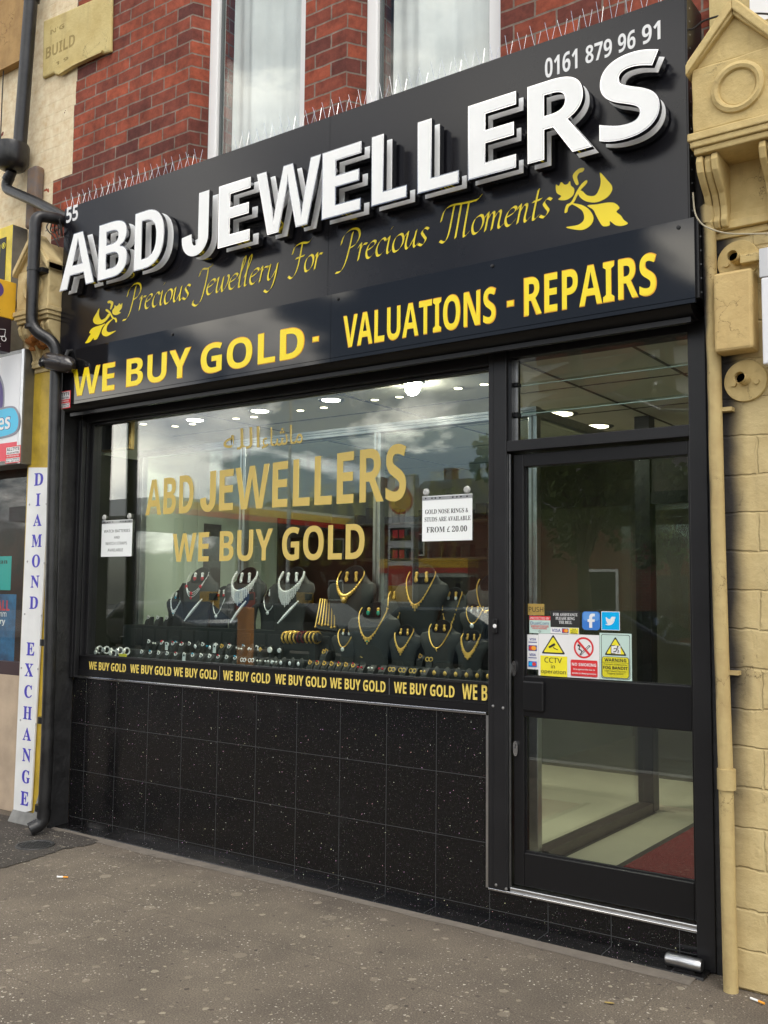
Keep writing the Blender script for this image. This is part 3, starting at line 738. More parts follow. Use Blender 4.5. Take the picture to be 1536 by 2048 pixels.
# the door leaf
y0, y1 = .028, .085
dl = B('door', ALU2, sf, (3.112, 3.166, y0, y1, .186, 2.195), (3.955, 3.972, y0, y1, .186, 2.195), (3.166, 3.955, y0, y1, 2.132, 2.195), (3.166, 3.955, y0, y1, .957, 1.146), (3.166, 3.955, y0, y1, .186, .338), bevel=.004)
dg = B('door_pane', GLASS, dl, (3.166, 3.955, .054, .060, 1.146, 2.132)); dg2 = B('door_pane', GLASS, dl, (3.166, 3.955, .054, .060, .338, .957))
B('bead', ALU, dl, (3.166, 3.171, .046, .053, 1.150, 2.132), (3.166, 3.955, .046, .053, 1.146, 1.150), (3.166, 3.171, .046, .053, .345, .957), (3.166, 3.955, .040, .053, .338, .345))
B('lock_box', ALU2, dl, (3.165, 3.275, .012, y0, .985, 1.125), bevel=.008)
for px, py in ((1030, 1337), (1033, 1497)):
    q = atY(px, py, y0)
    me = MB().prism(smooth_loop([(q.x-.011, q.z+.022), (q.x, q.z+.036), (q.x+.011, q.z+.022), (q.x+.010, q.z-.022), (q.x, q.z-.034), (q.x-.010, q.z-.022)], 4), y0-.012, y0).build('lock_cylinder', CHROME, dl, smooth=True)
    B('key_slot', DARK, me, (q.x-.0015, q.x+.0015, y0-.0135, y0-.011, q.z+.004, q.z+.020))

# ------------------------------------------------------------------ roller shutter box under the sign
sh = thing('shutter_housing', 'long black roller shutter box tucked under the shop sign above the window', 'shutter box', (2, -.1, 2.7))
mb = MB(); mb.prism_yz([(-.195, 2.79), (-.195, 2.742), (-.17, 2.735), (-.16, 2.712), (-.12, 2.690), (-.07, 2.684), (-.03, 2.694), (-.014, 2.723), (-.002, 2.724), (-.002, 2.79)], -.138, 4.045)
mb.build('housing', ALU2, sh, smooth=True)
B('slot_lath', ALU, sh, (-.10, 4.03, -.128, -.100, 2.668, 2.6895))

# ================================================================== the fascia sign
YS = -.20
fs = thing('fascia_sign', 'long black shop fascia with raised white ABD JEWELLERS letters and yellow lettering', 'shop sign', (2, YS, 2.7))
xs = atY(657, 480, YS).x
for a, b_ in ((-.136, xs-.001), (xs+.001, 4.05)):
    B('upper_panel', PANEL, fs, (a, b_, YS, -.002, 3.083, 4.062))
xs2 = atY(662, 610, YS-.014).x
for a, b_ in ((-.162, xs2-.001), (xs2+.001, 4.078)):
    B('lower_panel', PANEL2, fs, (a, b_, YS-.014, YS-.001, 2.742, 3.079), (a, b_, YS-.014, YS+.004, 2.722, 2.7395))
mb = MB().box(4.051, 4.058, YS+.001, -.01, 3.085, 4.06).box(4.051, 4.09, YS+.004, -.05, 2.745, 3.075)
eb = mb.build('side_bracket', ALU2, fs)
mb = MB()
for i in range(22):
    z = 2.77+i*.014*4.2
    if z < 4.03: mb.box(4.0905 if z < 3.07 else 4.0585, 4.092 if z < 3.07 else 4.0595, YS+.03, YS+.036, z, z+.006)
mb.build('rivet_dots', SILVER, eb)
for px, py in ((676, 598), (985, 532), (1357, 455), (345, 669)):
    q = atY(px, py, YS-.014); MB().lathe([(0, -.007), (.008, -.006), (.009, 0)], (q.x, YS-.014, q.z), 10, 'Y').build('screw', ALU, fs)
q = atY(119, 777, YS-.014)
shape([circ(q.x, q.z, .017, .022)], YS-.0152, DARK, fs, 'keyhole')

# raised two-layer letters
ZB, ZC = 3.440, 3.797
YF = YS-.125
spans = [('A', 121, 190, 520), ('B', 197, 255, 500), ('D', 269, 328, 485), ('J', 365, 417, 450), ('E', 437, 500, 430), ('W', 513, 641, 390), ('E', 644, 722, 365),
         ('L', 743, 814, 350), ('L', 835, 918, 320), ('E', 936, 1032, 275), ('R', 1055, 1184, 250), ('S', 1198, 1319, 190)]
for ch, a, b_, pm in spans:
    xa, xb = atY(a, pm, YF).x, atY(b_, pm, YF).x
    base = raw_text(ch, 0, .014, 5); bb = bounds(base)
    za, zb = (ZB, ZC) if ch not in 'SJ' else ((ZB-.006, ZC+.006) if ch == 'S' else (ZB-.006, ZC))
    box = (xa, xb, za, zb)
    lt = place(base, bb, box, YF, RETURN, 'letter', fs)
    fm = raw_text(ch, 0, .0012, 5, off=-.010)
    place(fm, bb, box, YF-.0020, WHITE, 'letter_face', lt)
    place(raw_text(ch, 0, .002, 5), bb, box, YS-.056, WHITE2, 'letter_backing', lt)
    place(raw_text(ch, 0, .019, 5), bb, box, YS-.0518, RETURN, 'letter_base', lt)
# numbers
text('55', qbox(133, 412, 156, 443, YS), YS-.001, VINYL_W, fs, 'number_lettering', bold=.014)
for s, q in (('0161', (1090, 107, 1155, 147)), ('879', (1171, 84, 1224, 120)), ('96', (1236, 64, 1271, 101)), ('91', (1284, 46, 1321, 84))):
    text(s, qbox(*q, YS), YS-.001, VINYL_W, fs, 'number_lettering', bold=.008)
# lower row
Y2 = YS-.014
for s, q in (('WE', (146, 725, 229, 790)), ('BUY', (254, 688, 381, 771)), ('GOLD', (403, 645, 608, 747)), ('-', (626, 676, 637, 687)), ('VALUATIONS', (688, 566, 991, 698)), ('-', (1015, 602, 1027, 612)), ('REPAIRS', (1049, 503, 1312, 635))):
    bx = qbox(*q, Y2)
    if s == '-': bx = (bx[0], bx[1], 2.845, 2.868)
    elif s == 'VALUATIONS': bx = (bx[0], bx[1], 2.782, 2.950)
    elif s == 'REPAIRS': bx = (bx[0], bx[1], 2.784, 2.962)
    else: bx = (bx[0], bx[1], 2.772, 2.944)
    me = raw_text(s, 0, .0004, 4); place(me, bounds(me), (bx[0]-.004, bx[1]+.004, bx[2]-.004, bx[3]+.004), Y2-.0008, VINYL_O, 'lower_lettering_edge', fs)
    me = raw_text(s, 0, .0004, 4); place(me, bounds(me), bx, Y2-.0022, VINYL_Y, 'lower_lettering', fs)

# the tagline, written with a broad nib
GL = {
 'e': (.44, [[(.05, .24), (.3, .33), (.38, .44), (.27, .5), (.1, .4), (.04, .2), (.11, .03), (.24, 0), (.42, .14)]]),
 'c': (.42, [[(.37, .42), (.28, .5), (.12, .42), (.04, .2), (.11, .02), (.24, 0), (.40, .12)]]),
 'i': (.28, [[(0, .40), (.1, .5), (.09, .12), (.16, 0), (.28, .1)], [(.12, .73), (.17, .78)]]),
 'o': (.50, [[(.26, .5), (.1, .42), (.04, .22), (.11, .03), (.24, 0), (.40, .12), (.44, .32), (.36, .47), (.26, .5)]]),
 'u': (.58, [[(0, .40), (.1, .5), (.08, .14), (.16, 0), (.28, .08), (.42, .34)], [(.43, .5), (.41, .12), (.48, 0), (.58, .1)]]),
 's': (.40, [[(.36, .44), (.22, .5), (.1, .4), (.2, .27), (.31, .14), (.2, 0), (.03, .06)]]),
 'r': (.36, [[(0, .40), (.1, .5), (.08, 0)], [(.08, .26), (.2, .46), (.36, .46)]]),
 'm': (.78, [[(0, .40), (.1, .5), (.08, 0)], [(.08, .26), (.22, .47), (.33, .44), (.32, 0)], [(.32, .26), (.47, .47), (.58, .44), (.56, .1), (.63, 0), (.76, .1)]]),
 'n': (.54, [[(0, .40), (.1, .5), (.08, 0)], [(.08, .26), (.22, .47), (.34, .44), (.32, .1), (.39, 0), (.52, .1)]]),
 't': (.32, [[(.14, .82), (.1, .1), (.17, 0), (.3, .1)], [(0, .5), (.3, .53)]]),
 'l': (.28, [[(.02, .30), (.2, .85), (.17, 1.02), (.1, .86), (.09, .1), (.16, 0), (.28, .1)]]),
 'w': (.66, [[(0, .40), (.1, .5), (.09, .1), (.17, 0), (.3, .16), (.35, .5)], [(.35, .5), (.35, .1), (.43, 0), (.58, .2), (.62, .44), (.54, .52)]]),
 'y': (.54, [[(0, .40), (.1, .5), (.08, .14), (.16, 0), (.28, .08), (.42, .34)], [(.43, .5), (.41, 0), (.33, -.28), (.18, -.40), (.02, -.32)]]),
 'P': (.72, [[(.34, .94), (.30, .45), (.22, 0), (.08, -.22), (-.14, -.24)], [(-.1, .64), (-.04, .88), (.22, 1.04), (.54, 1.0), (.68, .78), (.56, .54), (.30, .45)]]),
 'J': (.52, [[(.02, .74), (.12, .96), (.40, .94), (.62, 1.02)], [(.44, .94), (.42, .4), (.34, -.12), (.14, -.30), (-.06, -.22), (-.06, -.10)]]),
 'F': (.62, [[(-.1, .68), (-.02, .9), (.28, .98), (.62, .94), (.80, 1.04)], [(.34, .97), (.30, .3), (.20, 0), (.04, -.12), (-.14, -.04)], [(.12, .5), (.54, .54)]]),
 'M': (1.08, [[(-.22, .60), (-.16, .88), (.06, 1.0), (.6, .98), (1.1, .98), (1.26, 1.10)], [(.22, .97), (.18, .2), (.06, -.04), (-.14, .02)], [(.50, .97), (.48, 0)], [(.80, .97), (.79, .1), (.87, 0), (1.0, .1)]]),
}
NIB = (math.cos(rad(38)), math.sin(rad(38)))
def nib_word(word, x0, x1, zb, size, y, mat, parent, name, nib=.090):
    strokes = []; pen = 0
    for ch in word:
        adv, st = GL[ch]
        for s_ in st:
            strokes.append([(pen+px+pz*.22, pz) for px, pz in smooth_loop(s_, 7, False)])
        pen += adv*.98
    xs_ = [p[0] for s_ in strokes for p in s_]; mn, mxx = min(xs_), max(xs_)
    sx = (x1-x0)/(mxx-mn)
    bm = bmesh.new(); org = base_of(parent)
    dx, dz = NIB[0]*nib*size*.5, NIB[1]*nib*size*.5
    k_ = 0
    for s_ in strokes:
        prev = None
        for px, pz in s_:
            k_ += 1
            X, Zz, yy = x0+(px-mn)*sx, zb+pz*size, y-k_*2e-6
            pair = (bm.verts.new((X-dx-org.x, yy-org.y, Zz-dz-org.z)), bm.verts.new((X+dx-org.x, yy-org.y, Zz+dz-org.z)))
            if prev: bm.faces.new((prev[0], pair[0], pair[1], prev[1]))
            prev = pair
        k_ += 40
    me = bpy.data.meshes.new(name); bm.to_mesh(me); bm.free(); me.materials.append(mat)
    o = link(name, me, parent); sd_ = o.modifiers.new('thick', 'SOLIDIFY'); sd_.thickness = .0006; sd_.offset = 0
    return o
for wd, a, pa, b_, pb, lo, zbb in (('Precious', 247, 605, 381, 600, 1, 3.247), ('Jewellery', 386, 590, 556, 545, 1, 3.243), ('For', 577, 545, 645, 530, 1, 3.243), ('Precious', 672, 520, 858, 480, 1, 3.236), ('Moments', 880, 470, 1104, 420, 1, 3.232)):
    xa, xb = atY(a, pa, YS).x, atY(b_, pb, YS).x
    nib_word(wd, xa, xb, zbb, .166, YS-.0012, VINYL_Y, fs, 'tagline_lettering')
# fleur ornaments, the left one mirrored
orn = [
 [(425, 968), (440, 975), (452, 955), (470, 968), (486, 965), (498, 950), (503, 972), (520, 990), (516, 1020), (496, 1040), (470, 1050), (437, 1046), (452, 1028), (428, 1010)],
 [(515, 915), (545, 885), (572, 882), (566, 900), (546, 908), (536, 930), (544, 962), (532, 970), (518, 945)],
 [(540, 1010), (560, 1000), (590, 1025), (630, 1025), (652, 990), (660, 950), (656, 905), (690, 940), (718, 975), (716, 1005), (690, 1038), (640, 1060), (590, 1058), (555, 1038)],
 [(585, 945), (586, 962), (548, 1005), (520, 1060), (492, 1085), (484, 1112), (470, 1114), (480, 1075), (506, 1058), (536, 1000), (560, 965)],
 [(590, 1078), (640, 1072), (700, 1062), (735, 1066), (758, 1090), (742, 1110), (765, 1130), (780, 1152), (802, 1172), (770, 1185), (736, 1180), (708, 1160), (706, 1182), (672, 1186), (652, 1160), (636, 1130), (620, 1100)],
 [(500, 1065), (560, 1075), (600, 1100), (622, 1140), (610, 1178), (572, 1204), (530, 1205), (478, 1192), (540, 1180), (572, 1152), (566, 1110), (536, 1085)],
]
og = [[(atY(950+x/2.621, y/2.621, YS).x, atY(950+x/2.621, y/2.621, YS).z) for x, y in lp] for lp in orn]
ox0 = min(x for l in og for x, z in l); ox1 = max(x for l in og for x, z in l); oz0 = min(z for l in og for x, z in l); oz1 = max(z for l in og for x, z in l)
lb = (atY(172, 650, YS).x, atY(244, 625, YS).x, atY(195, 682, YS).z, atY(225, 600, YS).z)
for i, lp in enumerate(og):
    shape([smooth_loop(lp, 4)], YS-.0012-i*3e-4, VINYL_Y, fs, 'leaf_ornament')
    l2 = [(lb[1]-(x-ox0)/(ox1-ox0)*(lb[1]-lb[0]), lb[2]+(z-oz0)/(oz1-oz0)*(lb[3]-lb[2])) for x, z in lp]
    shape([smooth_loop(l2, 4)], YS-.0012-i*3e-4, VINYL_Y, fs, 'leaf_ornament')

# installer's stickers
def rect_text(lines, bx, y, mat, parent, name='lettering', bold=.012, res=2, st='b'):
    """lines = [(string, v0, v1, u0, u1)] in fractions of the box"""
    for s, v0, v1, u0, u1 in lines:
        text(s, (bx[0]+(bx[1]-bx[0])*u0, bx[0]+(bx[1]-bx[0])*u1, bx[2]+(bx[3]-bx[2])*v0, bx[2]+(bx[3]-bx[2])*v1), y, mat, parent, name, depth=.0002, res=res, st=st)
def sub(bx, u0, u1, v0, v1): return (bx[0]+(bx[1]-bx[0])*u0, bx[0]+(bx[1]-bx[0])*u1, bx[2]+(bx[3]-bx[2])*v0, bx[2]+(bx[3]-bx[2])*v1)
def plate(name, bx, y, mat, parent, th=.0004): return B(name, mat, parent, (bx[0], bx[1], y, y+th, bx[2], bx[3]))
def installer(px, y, label):
    bx = qbox(*px, y)
    o = plate('installer_sticker', bx, y-.0004, RED, None); tag(o, label, 'sticker')
    plate('white_band', sub(bx, .05, .95, .52, .95), y-.0009, VINYL_W, o); plate('white_band', sub(bx, .05, .95, .05, .30), y-.0009, VINYL_W, o)
    rect_text([('ALLTYTE', .72, .92, .08, .92), ('ROLLER SHUTTERS', .55, .66, .1, .9)], bx, y-.0013, INK, o, bold=.03)
    rect_text([('ALL TYPES OF SHUTTERS', .38, .46, .1, .9)], bx, y-.0013, VINYL_W, o)
    rect_text([('07774 906875', .19, .28, .08, .92), ('0161 681 6778', .07, .16, .08, .92)], bx, y-.0013, INK, o, bold=.02)
installer((109, 783, 141, 818), Y2, 'small red and white installer sticker on the lower left corner of the black shop sign')

# ------------------------------------------------------------------ bird spikes along the top of the sign
k = 0
for a, b_ in ((135, 205), (205, 290), (290, 405), (470, 610), (612, 735), (738, 860), (862, 1000), (1005, 1115), (1115, 1240), (1242, 1370)):
    xa, xb = atY(a, 405-(a-135)*.335, -.13).x, atY(b_, 405-(b_-135)*.335, -.13).x
    side = ['leftmost, beside the 55', 'over the first letters', 'before the brick left of the first window', 'right part of the first upper window', 'before the brick between the upper windows', 'left part of the second upper window', 'right part of the second upper window', 'before the right-hand brick', 'above the telephone number', 'rightmost, at the sign end'][k]
    o = MB().box(xa+.004, xb-.004, -.15, -.115, 4.063, 4.069).build('bird_spike_strip', M('clear_plastic', (.5, .5, .48), .3) if k == 0 else bpy.data.materials['clear_plastic'])
    tag(o, 'wire bird spikes on the sign top, '+side, 'bird spikes', 'bird spikes along the sign top')
    mb = MB(); n = max(3, int((xb-xa)/.058))
    for i in range(n):
        x = xa+(xb-xa)*(i+.5)/n
        for dx, dy in ((rng.uniform(-.02, -.006), -.028), (rng.uniform(.0, .02), .02)):
            mb.tube([(x, -.132, 4.066), (x+dx, -.132+dy, 4.066+rng.uniform(.105, .128))], .0012, 4, cap=False)
    mb.build('spikes', CHROME, o)
    k += 1
# ================================================================== the two pilasters with their corbels
def corbel(name, label, x0, x1, stone, shaft, front, el=0, er=.06):
    t = thing(name, label, 'pilaster', ((x0+x1)/2, front, 0))
    xm = (x0+x1)/2; wv = x1-x0
    def rough(mb, f=.006, cuts=2):
        bmesh.ops.subdivide_edges(mb.bm, edges=mb.bm.edges[:], cuts=cuts, use_grid_fill=True)
        for v in mb.bm.verts: v.co += Vector((rng.uniform(-f, f), rng.uniform(-f, f), rng.uniform(-f, f)))
        return mb
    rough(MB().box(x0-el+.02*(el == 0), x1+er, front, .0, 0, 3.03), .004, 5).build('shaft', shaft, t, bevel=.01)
    rough(MB().box(x0+.012, x1-.012, -.295, .0, 3.392, 3.665), .003, 3).build('block', stone, t, bevel=.008)
    zp = 3.665; za = 3.905
    gb = MB().prism([(x0+.012, zp), (x1-.012, zp), (xm, za-.03)], -.285, 0).build('pediment', stone, t, bevel=.004)
    mb = MB()
    for s in (-1, 1):
        e = xm+s*(wv/2+.004)
        for th, yy in ((.050, -.312), (.032, -.326)):
            n = Vector((za-zp, 0, s*(e-xm))).normalized()
            pts = [(e, zp-.035), (e, zp-.035+th+.012), (xm, za+.0+(th-.034)*.3), (xm, za-th-.022)]
            mb.prism(pts[::s], yy+(.0 if s > 0 else .0005), -.2)
    mb.build('raking_moulding', stone, gb, bevel=.005)
    r0, cz = .088, 3.535
    rg_ = MB().lathe([(r0*.80, .0), (r0*.86, -.013), (r0*1.0, -.018), (r0*1.16, -.012), (r0*1.20, .004)], (xm+.01, -.2955, cz), 36, 'Y').build('roundel', stone, t, smooth=True)
    MB().lathe([(0, -.002), (r0*.78, -.0015), (r0*.8, .004)], (xm+.01, -.2955, cz), 28, 'Y').build('sunk_disc', stone, rg_)
    mb = MB()
    for a, b_, e in ((3.358, 3.391, .010), (3.332, 3.358, .002), (3.306, 3.332, -.010)):
        mb.box(x0-e+.004, x1+e-.004, -.30-e, .0, a, b_)
    mb.build('moulding', stone, t, bevel=.005)
    mb = MB().box(x0+.03, x1-.03, front-.012, .0, 3.03, 3.306); mb.build('frieze', stone, t)
    for cx in (x0+.062, x1-.062):
        prof = [(front, 3.303), (-.275, 3.303), (-.285, 3.275), (-.272, 3.235), (-.235, 3.20), (-.19, 3.165), (-.165, 3.12), (-.16, 3.085), (-.172, 3.06), (-.155, 3.035), (front, 3.033)]
        for k_, dx in enumerate((-.030, 0, .030)):
            sc = 1 if k_ != 1 else .93
            mb = MB().prism_yz([(front+(y-front)*sc, z) for y, z in prof], cx+dx-.0135, cx+dx+.0135)
            if k_ == 0: con = mb.build('console', stone, t, bevel=.006)
            else: mb.build('scroll_rib', stone, con, bevel=.006)
    mb = MB()
    for a, b_, e in ((3.085, 3.12, .02), (3.05, 3.085, .035), (3.02, 3.05, .012)):
        mb.box(x0+.02, x1+er-.01, front-e, .0, a-.02, b_-.0205)
    mb.build('neck_moulding', stone, t, bevel=.004)
    return t
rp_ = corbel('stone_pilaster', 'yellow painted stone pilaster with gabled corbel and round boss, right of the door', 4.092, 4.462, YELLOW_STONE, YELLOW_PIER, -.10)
lp_ = corbel('stone_pilaster', 'cream and yellow pilaster with gabled corbel behind the black downpipe', -.510, -.138, CREAM_STONE, YPAINT, -.13, .04, -.012)
B('black_side', BLACKPIER, lp_, (-.1455, -.1402, -.1405, -.002, 0, 2.72)); B('black_front', BLACKPIER, lp_, (-.235, -.1460, -.1405, -.1360, 0, 2.72))
B('upper_pier', stonemat('upper_pier_cream', (.60, .48, .22), (.50, .38, .17)), rp_, (4.10, 4.60, -.03, .0, 3.92, 4.45))
B('white_patch', UPVC, rp_, (4.27, 4.70, -.034, -.03, 3.93, 4.4))

# yellow fittings on the right pilaster
t = B('alarm_housing', stonemat('housing_paint', (.58, .43, .19), (.52, .37, .16)), None, (4.148, 4.30, -.205, -.105, 2.505, 2.83), bevel=.012)
tag(t, 'yellow painted box housing on the right pilaster between two round flanges', 'box')
def flange(cx, cz, r, label, bar):
    t = thing('pipe_flange', label, 'pipe flange', (cx, -.105, cz), 'round flanges on the right pilaster')
    MB().lathe([(0, -.012), (r-.002, -.012), (r, -.008), (r, .005)], (cx, -.105, cz), 36, 'Y').build('disc', YELLOW_STONE, t)
    st = MB().tube([(cx, -.117, cz), (cx-.004, -.185, cz+.003)], .022, 16, cap=False).build('stub_pipe', YELLOW_STONE, t, smooth=True)
    MB().lathe([(0, .0), (.0215, .0)], (cx-.002, -.15, cz+.002), 14, 'Y').build('bore', DARK, st)
    for s in (-1, 1): MB().lathe([(0, -.008), (.011, -.008), (.012, 0)], (cx+s*.045, -.117, cz-.01), 8, 'Y').build('bolt', YELLOW_STONE, t)
    if bar: B('bracket_bar', YELLOW_STONE, t, (cx+.02, cx+.20, -.165, -.13, cz-.03, cz+.005), bevel=.004)
flange(4.243, 2.395, .085, 'yellow round flange with open pipe stub below the yellow box', False)
flange(4.224, 2.895, .085, 'yellow round flange with pipe stub and bar above the yellow box', True)
t = thing('wall_sign', 'edge of a white sign panel with grey bracket at the far right', 'sign', (4.36, -.2, 2.4))
B('panel', LIGHTBOX, t, (4.338, 4.9, -.215, -.165, 2.43, 2.775), bevel=.006); B('bracket', STEEL, t, (4.328, 4.365, -.20, -.16, 2.78, 2.90), (4.34, 4.355, -.16, -.105, 2.80, 2.84), bevel=.004)
# yellow conduit
t = thing('conduit', 'thin yellow painted conduit running down the right pilaster beside the door frame', 'pipe', (4.13, -.14, 0))
pts = [atY(1417, 436, -.14)] + [atY(px, py, -.14) for px, py in ((1420, 560), (1428, 720), (1432, 900), (1437, 1100), (1444, 1330), (1452, 1560), (1457, 1800), (1462, 1985))]
MB().tube(pts, .0285, 14).build('pipe', PIPE_Y, t, smooth=True)
q = atY(1453, 1558, -.14); MB().cyl((q.x, q.y, q.z-.04), (q.x, q.y, q.z+.04), .036, seg=14).build('collar', PIPE_Y, t, smooth=True)
p0 = atY(1415, 436, -.14)
MB().tube([(p0.x+.0, p0.y, p0.z-.03), (p0.x, p0.y, p0.z+.03), (p0.x+.01, p0.y+.03, p0.z+.05)], [.036, .038, .036], 12).tube([(p0.x-.05, p0.y+.02, p0.z+.012), (p0.x+.01, p0.y, p0.z+.012)], .03, 12).build('tee_joint', PIPE_Y, t, smooth=True)
MB().tube([atY(1404, 428, -.11), atY(1400, 380, -.11), atY(1396, 290, -.11)], .026, 12).build('pipe', PIPE_Y, t, smooth=True)
for py in (820, 1345): q = atY(1434 if py < 1000 else 1446, py, -.14); B('clip', PIPE_Y, t, (q.x+.01, q.x+.06, -.145, -.10, q.z-.008, q.z+.008))
# cables
def cable(pts, r, mat, label, name='cable'):
    o = MB().tube([Vector((a, y_, b_)) for (a, b_), y_ in zip(smooth_loop([(p.x, p.z) for p in pts], 6, False), [pts[0].y]*999)], r, 6).build(name, mat, None, smooth=True)
    tag(o, label, 'cable'); return o
cable([atY(1372, 58, -.18), atY(1386, 58, -.18), atY(1405, 43, -.18), atY(1430, 34, -.18), atY(1446, 30, -.18)], .004, CABLE, 'dark cable looping from the sign end to the right gable')
cable([atY(1500, 28, -.16), atY(1520, 27, -.16), atY(1560, 30, -.16)], .004, CABLE, 'short dark cable passing right of the gable top')
cable([atY(1386, 385, -.20), atY(1390, 425, -.20), atY(1403, 447, -.20), atY(1425, 462, -.165), atY(1450, 470, -.165), atY(1480, 473, -.165), atY(1560, 472, -.165)], .0035, CABLEW, 'pale cable sagging across the right pilaster above the flanges')

# ================================================================== left-hand pipes, camera and neighbour's signs
def bend(pts, n=6):
    """soften the corners of a polyline"""
    P = [Vector(p) for p in pts]; o = [P[0]]
    for a, b_, c in zip(P, P[1:], P[2:]):
        r = min((b_-a).length, (c-b_).length)*.45; r = min(r, .09)
        s = b_+(a-b_).normalized()*r; e = b_+(c-b_).normalized()*r
        for i in range(n+1):
            u = i/n; o.append(s*(1-u)**2+b_*2*u*(1-u)+e*u*u)
    o.append(P[-1]); return o
t = thing('downpipe', 'upper black downpipe with rounded hopper on the cream wall, top left', 'downpipe', (-.83, -.1, 4.4))
MB().tube([(-.70, -.1, 7.0), (-.765, -.1, 5.8), (-.83, -.1, 4.72)], .049, 16).build('pipe', PIPE, t, smooth=True)
MB().lathe([(.05, .0), (.116, -.002), (.120, -.02), (.115, -.13), (.09, -.175), (.05, -.19)], (-.872, -.13, 4.725), 28).build('hopper_head', PIPE, t, smooth=True)
MB().tube(bend([(-.885, -.12, 4.54), (-.965, -.12, 4.43), (-.55, -.12, 4.225), (-.20, -.13, 4.03)]), .037, 14).build('outlet_pipe', PIPE, t, smooth=True)
q = Vector((-.765, -.1, 5.75)); MB().cyl((-.752, -.1, 5.93), (-.763, -.1, 5.80), .062, seg=16).build('collar', PIPE, t, smooth=True)
MB().cyl((-.935, -.12, 4.48), (-.912, -.12, 4.508), .041, seg=14).build('collar', PIPE, t, smooth=True)
t = thing('downpipe', 'black downpipe stepping round the corbel down to the pavement, left of the shop', 'downpipe', (-.1, -.26, 0))
yl = -.262
low = [atY(px, py, yl) for px, py in ((113, 705), (110, 830), (106, 1000), (100, 1300), (94, 1500), (88, 1625))]
pth = [(-.19, -.13, 4.0), (-.185, -.22, 4.0), (-.226, -.36, 3.99), (-.224, -.36, 3.22), (low[0].x, yl, 3.13)] + low[1:]
MB().tube(bend(pth), .0385, 16).build('pipe', PIPE, t, smooth=True)
e = low[-1]
MB().tube(bend([(e.x, yl, e.z+.02), (e.x-.005, yl, .075), (e.x-.04, yl-.07, .042)]), [.042]*9, 16, cap=False).build('shoe', PIPE, t, smooth=True)
for z in (3.62, 3.24): MB().cyl((-.2245, -.36, z-.012), (-.2245, -.36, z+.012), .043, seg=16).build('collar', PIPE, t, smooth=True)
B('bracket', PIPE, t, (-.25, -.15, -.345, -.296, 3.60, 3.63))
for py in (1285, 1440, 1615): q = atY(93-(py-1300)*.03, py, yl); MB().cyl((q.x, yl, q.z-.02), (q.x, yl, q.z+.02), .0425, seg=16).build('collar', PIPE, t, smooth=True)
t = thing('security_camera', 'dark bullet security camera fixed under the sign\'s left end', 'camera', (-.03, -.3, 2.98))
a = atY(99, 722, -.30); b_ = atY(141, 731, -.265)
d = (b_-a).normalized()
MB().tube([a-d*.052, a-d*.048, a-d*.035, a-d*.012, a+d*.02, a+d*.11, b_, b_+d*.03], [.012, .028, .044, .055, .060, .060, .052, .02], 20).build('housing', M('camera_bronze', (.022, .018, .017), .25, coat=.5), t, smooth=True)
ln = a+Vector((-.012, -.055, -.014))
MB().lathe([(.0, .0), (.022, -.004), (.034, .004), (.036, .03)], ln, 20, 'Y').build('lens', M('dark_lens', (.005, .005, .006), .05), t, smooth=True)
MB().tube([a+d*.1+Vector((0, .03, .04)), a+d*.1+Vector((0, .05, .09)), a+d*.1+Vector((.0, .09, .10))], .014, 8).build('mounting_arm', PIPE, t, smooth=True)
t = B('timber_post', WOODP, None, (-.775, -.655, -.075, -.002, 4.10, 4.55), bevel=.02); tag(t, 'stub of grey painted timber with rust stains behind the black pipe', 'post')
cable([atY(0, 300, -.04), atY(6, 160, -.04), atY(15, 0, -.04), atY(17, -60, -.04)], .005, CABLE, 'thin dark cable running up the cream wall at far left')
mb = MB()
for i in range(5):
    p_ = [Vector((-.30+.03*i, -.20, 4.02)), Vector((-.24+.02*i, -.27+.02*i, 3.93-.02*i)), Vector((-.17+.012*i, -.25, 3.86+.03*i)), Vector((-.13, -.24, 3.79+.04*i))]
    mb.tube(bend(p_), .0045, 5)
t = mb.build('cable_tangle', CABLE); tag(t, 'tangle of black cables over the left corbel beside the sign', 'cables')
# lumps of foam stuffed above the neighbour's sign
mb = MB()
for i in range(16):
    mb.ball((rng.uniform(-.50, -.24), rng.uniform(-.22, -.14), 3.16+rng.uniform(0, .075)), rng.uniform(.03, .055), 10, 7, (1, 1, .8))
for v in mb.bm.verts: v.co += Vector((rng.uniform(-.007, .007), rng.uniform(-.007, .007), rng.uniform(-.007, .007)))
t = mb.build('foam_filler', RUST, None, smooth=True); t['kind'] = 'stuff'; tag(t, 'rust brown foam stuffed on top of the white sign box beside the downpipe', 'foam')

# neighbour's white light box
t = thing('light_box_sign', 'white light box sign of the neighbouring shop with purple and cyan shapes', 'shop sign', (-1.5, -.21, 2.37))
B('case', GREYALU, t, (-8.8, -.50, -.212, -.04, 2.372, 3.165), bevel=.006)
fp = B('face', LIGHTBOX, t, (-8.77, -.535, -.2165, -.2125, 2.40, 3.135))
B('edge_trim', SILVER, t, (-.533, -.503, -.2155, -.2125, 2.376, 3.162))
yf = -.2172
def pxl(pts, y): return [(atY(*p, y).x, atY(*p, y).z) for p in pts]
shape([smooth_loop(pxl([(-30, 728), (-8, 738), (6, 765), (9, 795), (6, 822), (-6, 845), (-40, 850)], yf), 5)], yf, M('grey_outline', (.25, .25, .3), .4), fp, 'emblem_outline')
shape([smooth_loop(pxl([(-30, 735), (-10, 744), (3, 768), (6, 795), (3, 820), (-8, 840), (-40, 845)], yf), 5)], yf-.0012, PURPLE, fp, 'emblem')
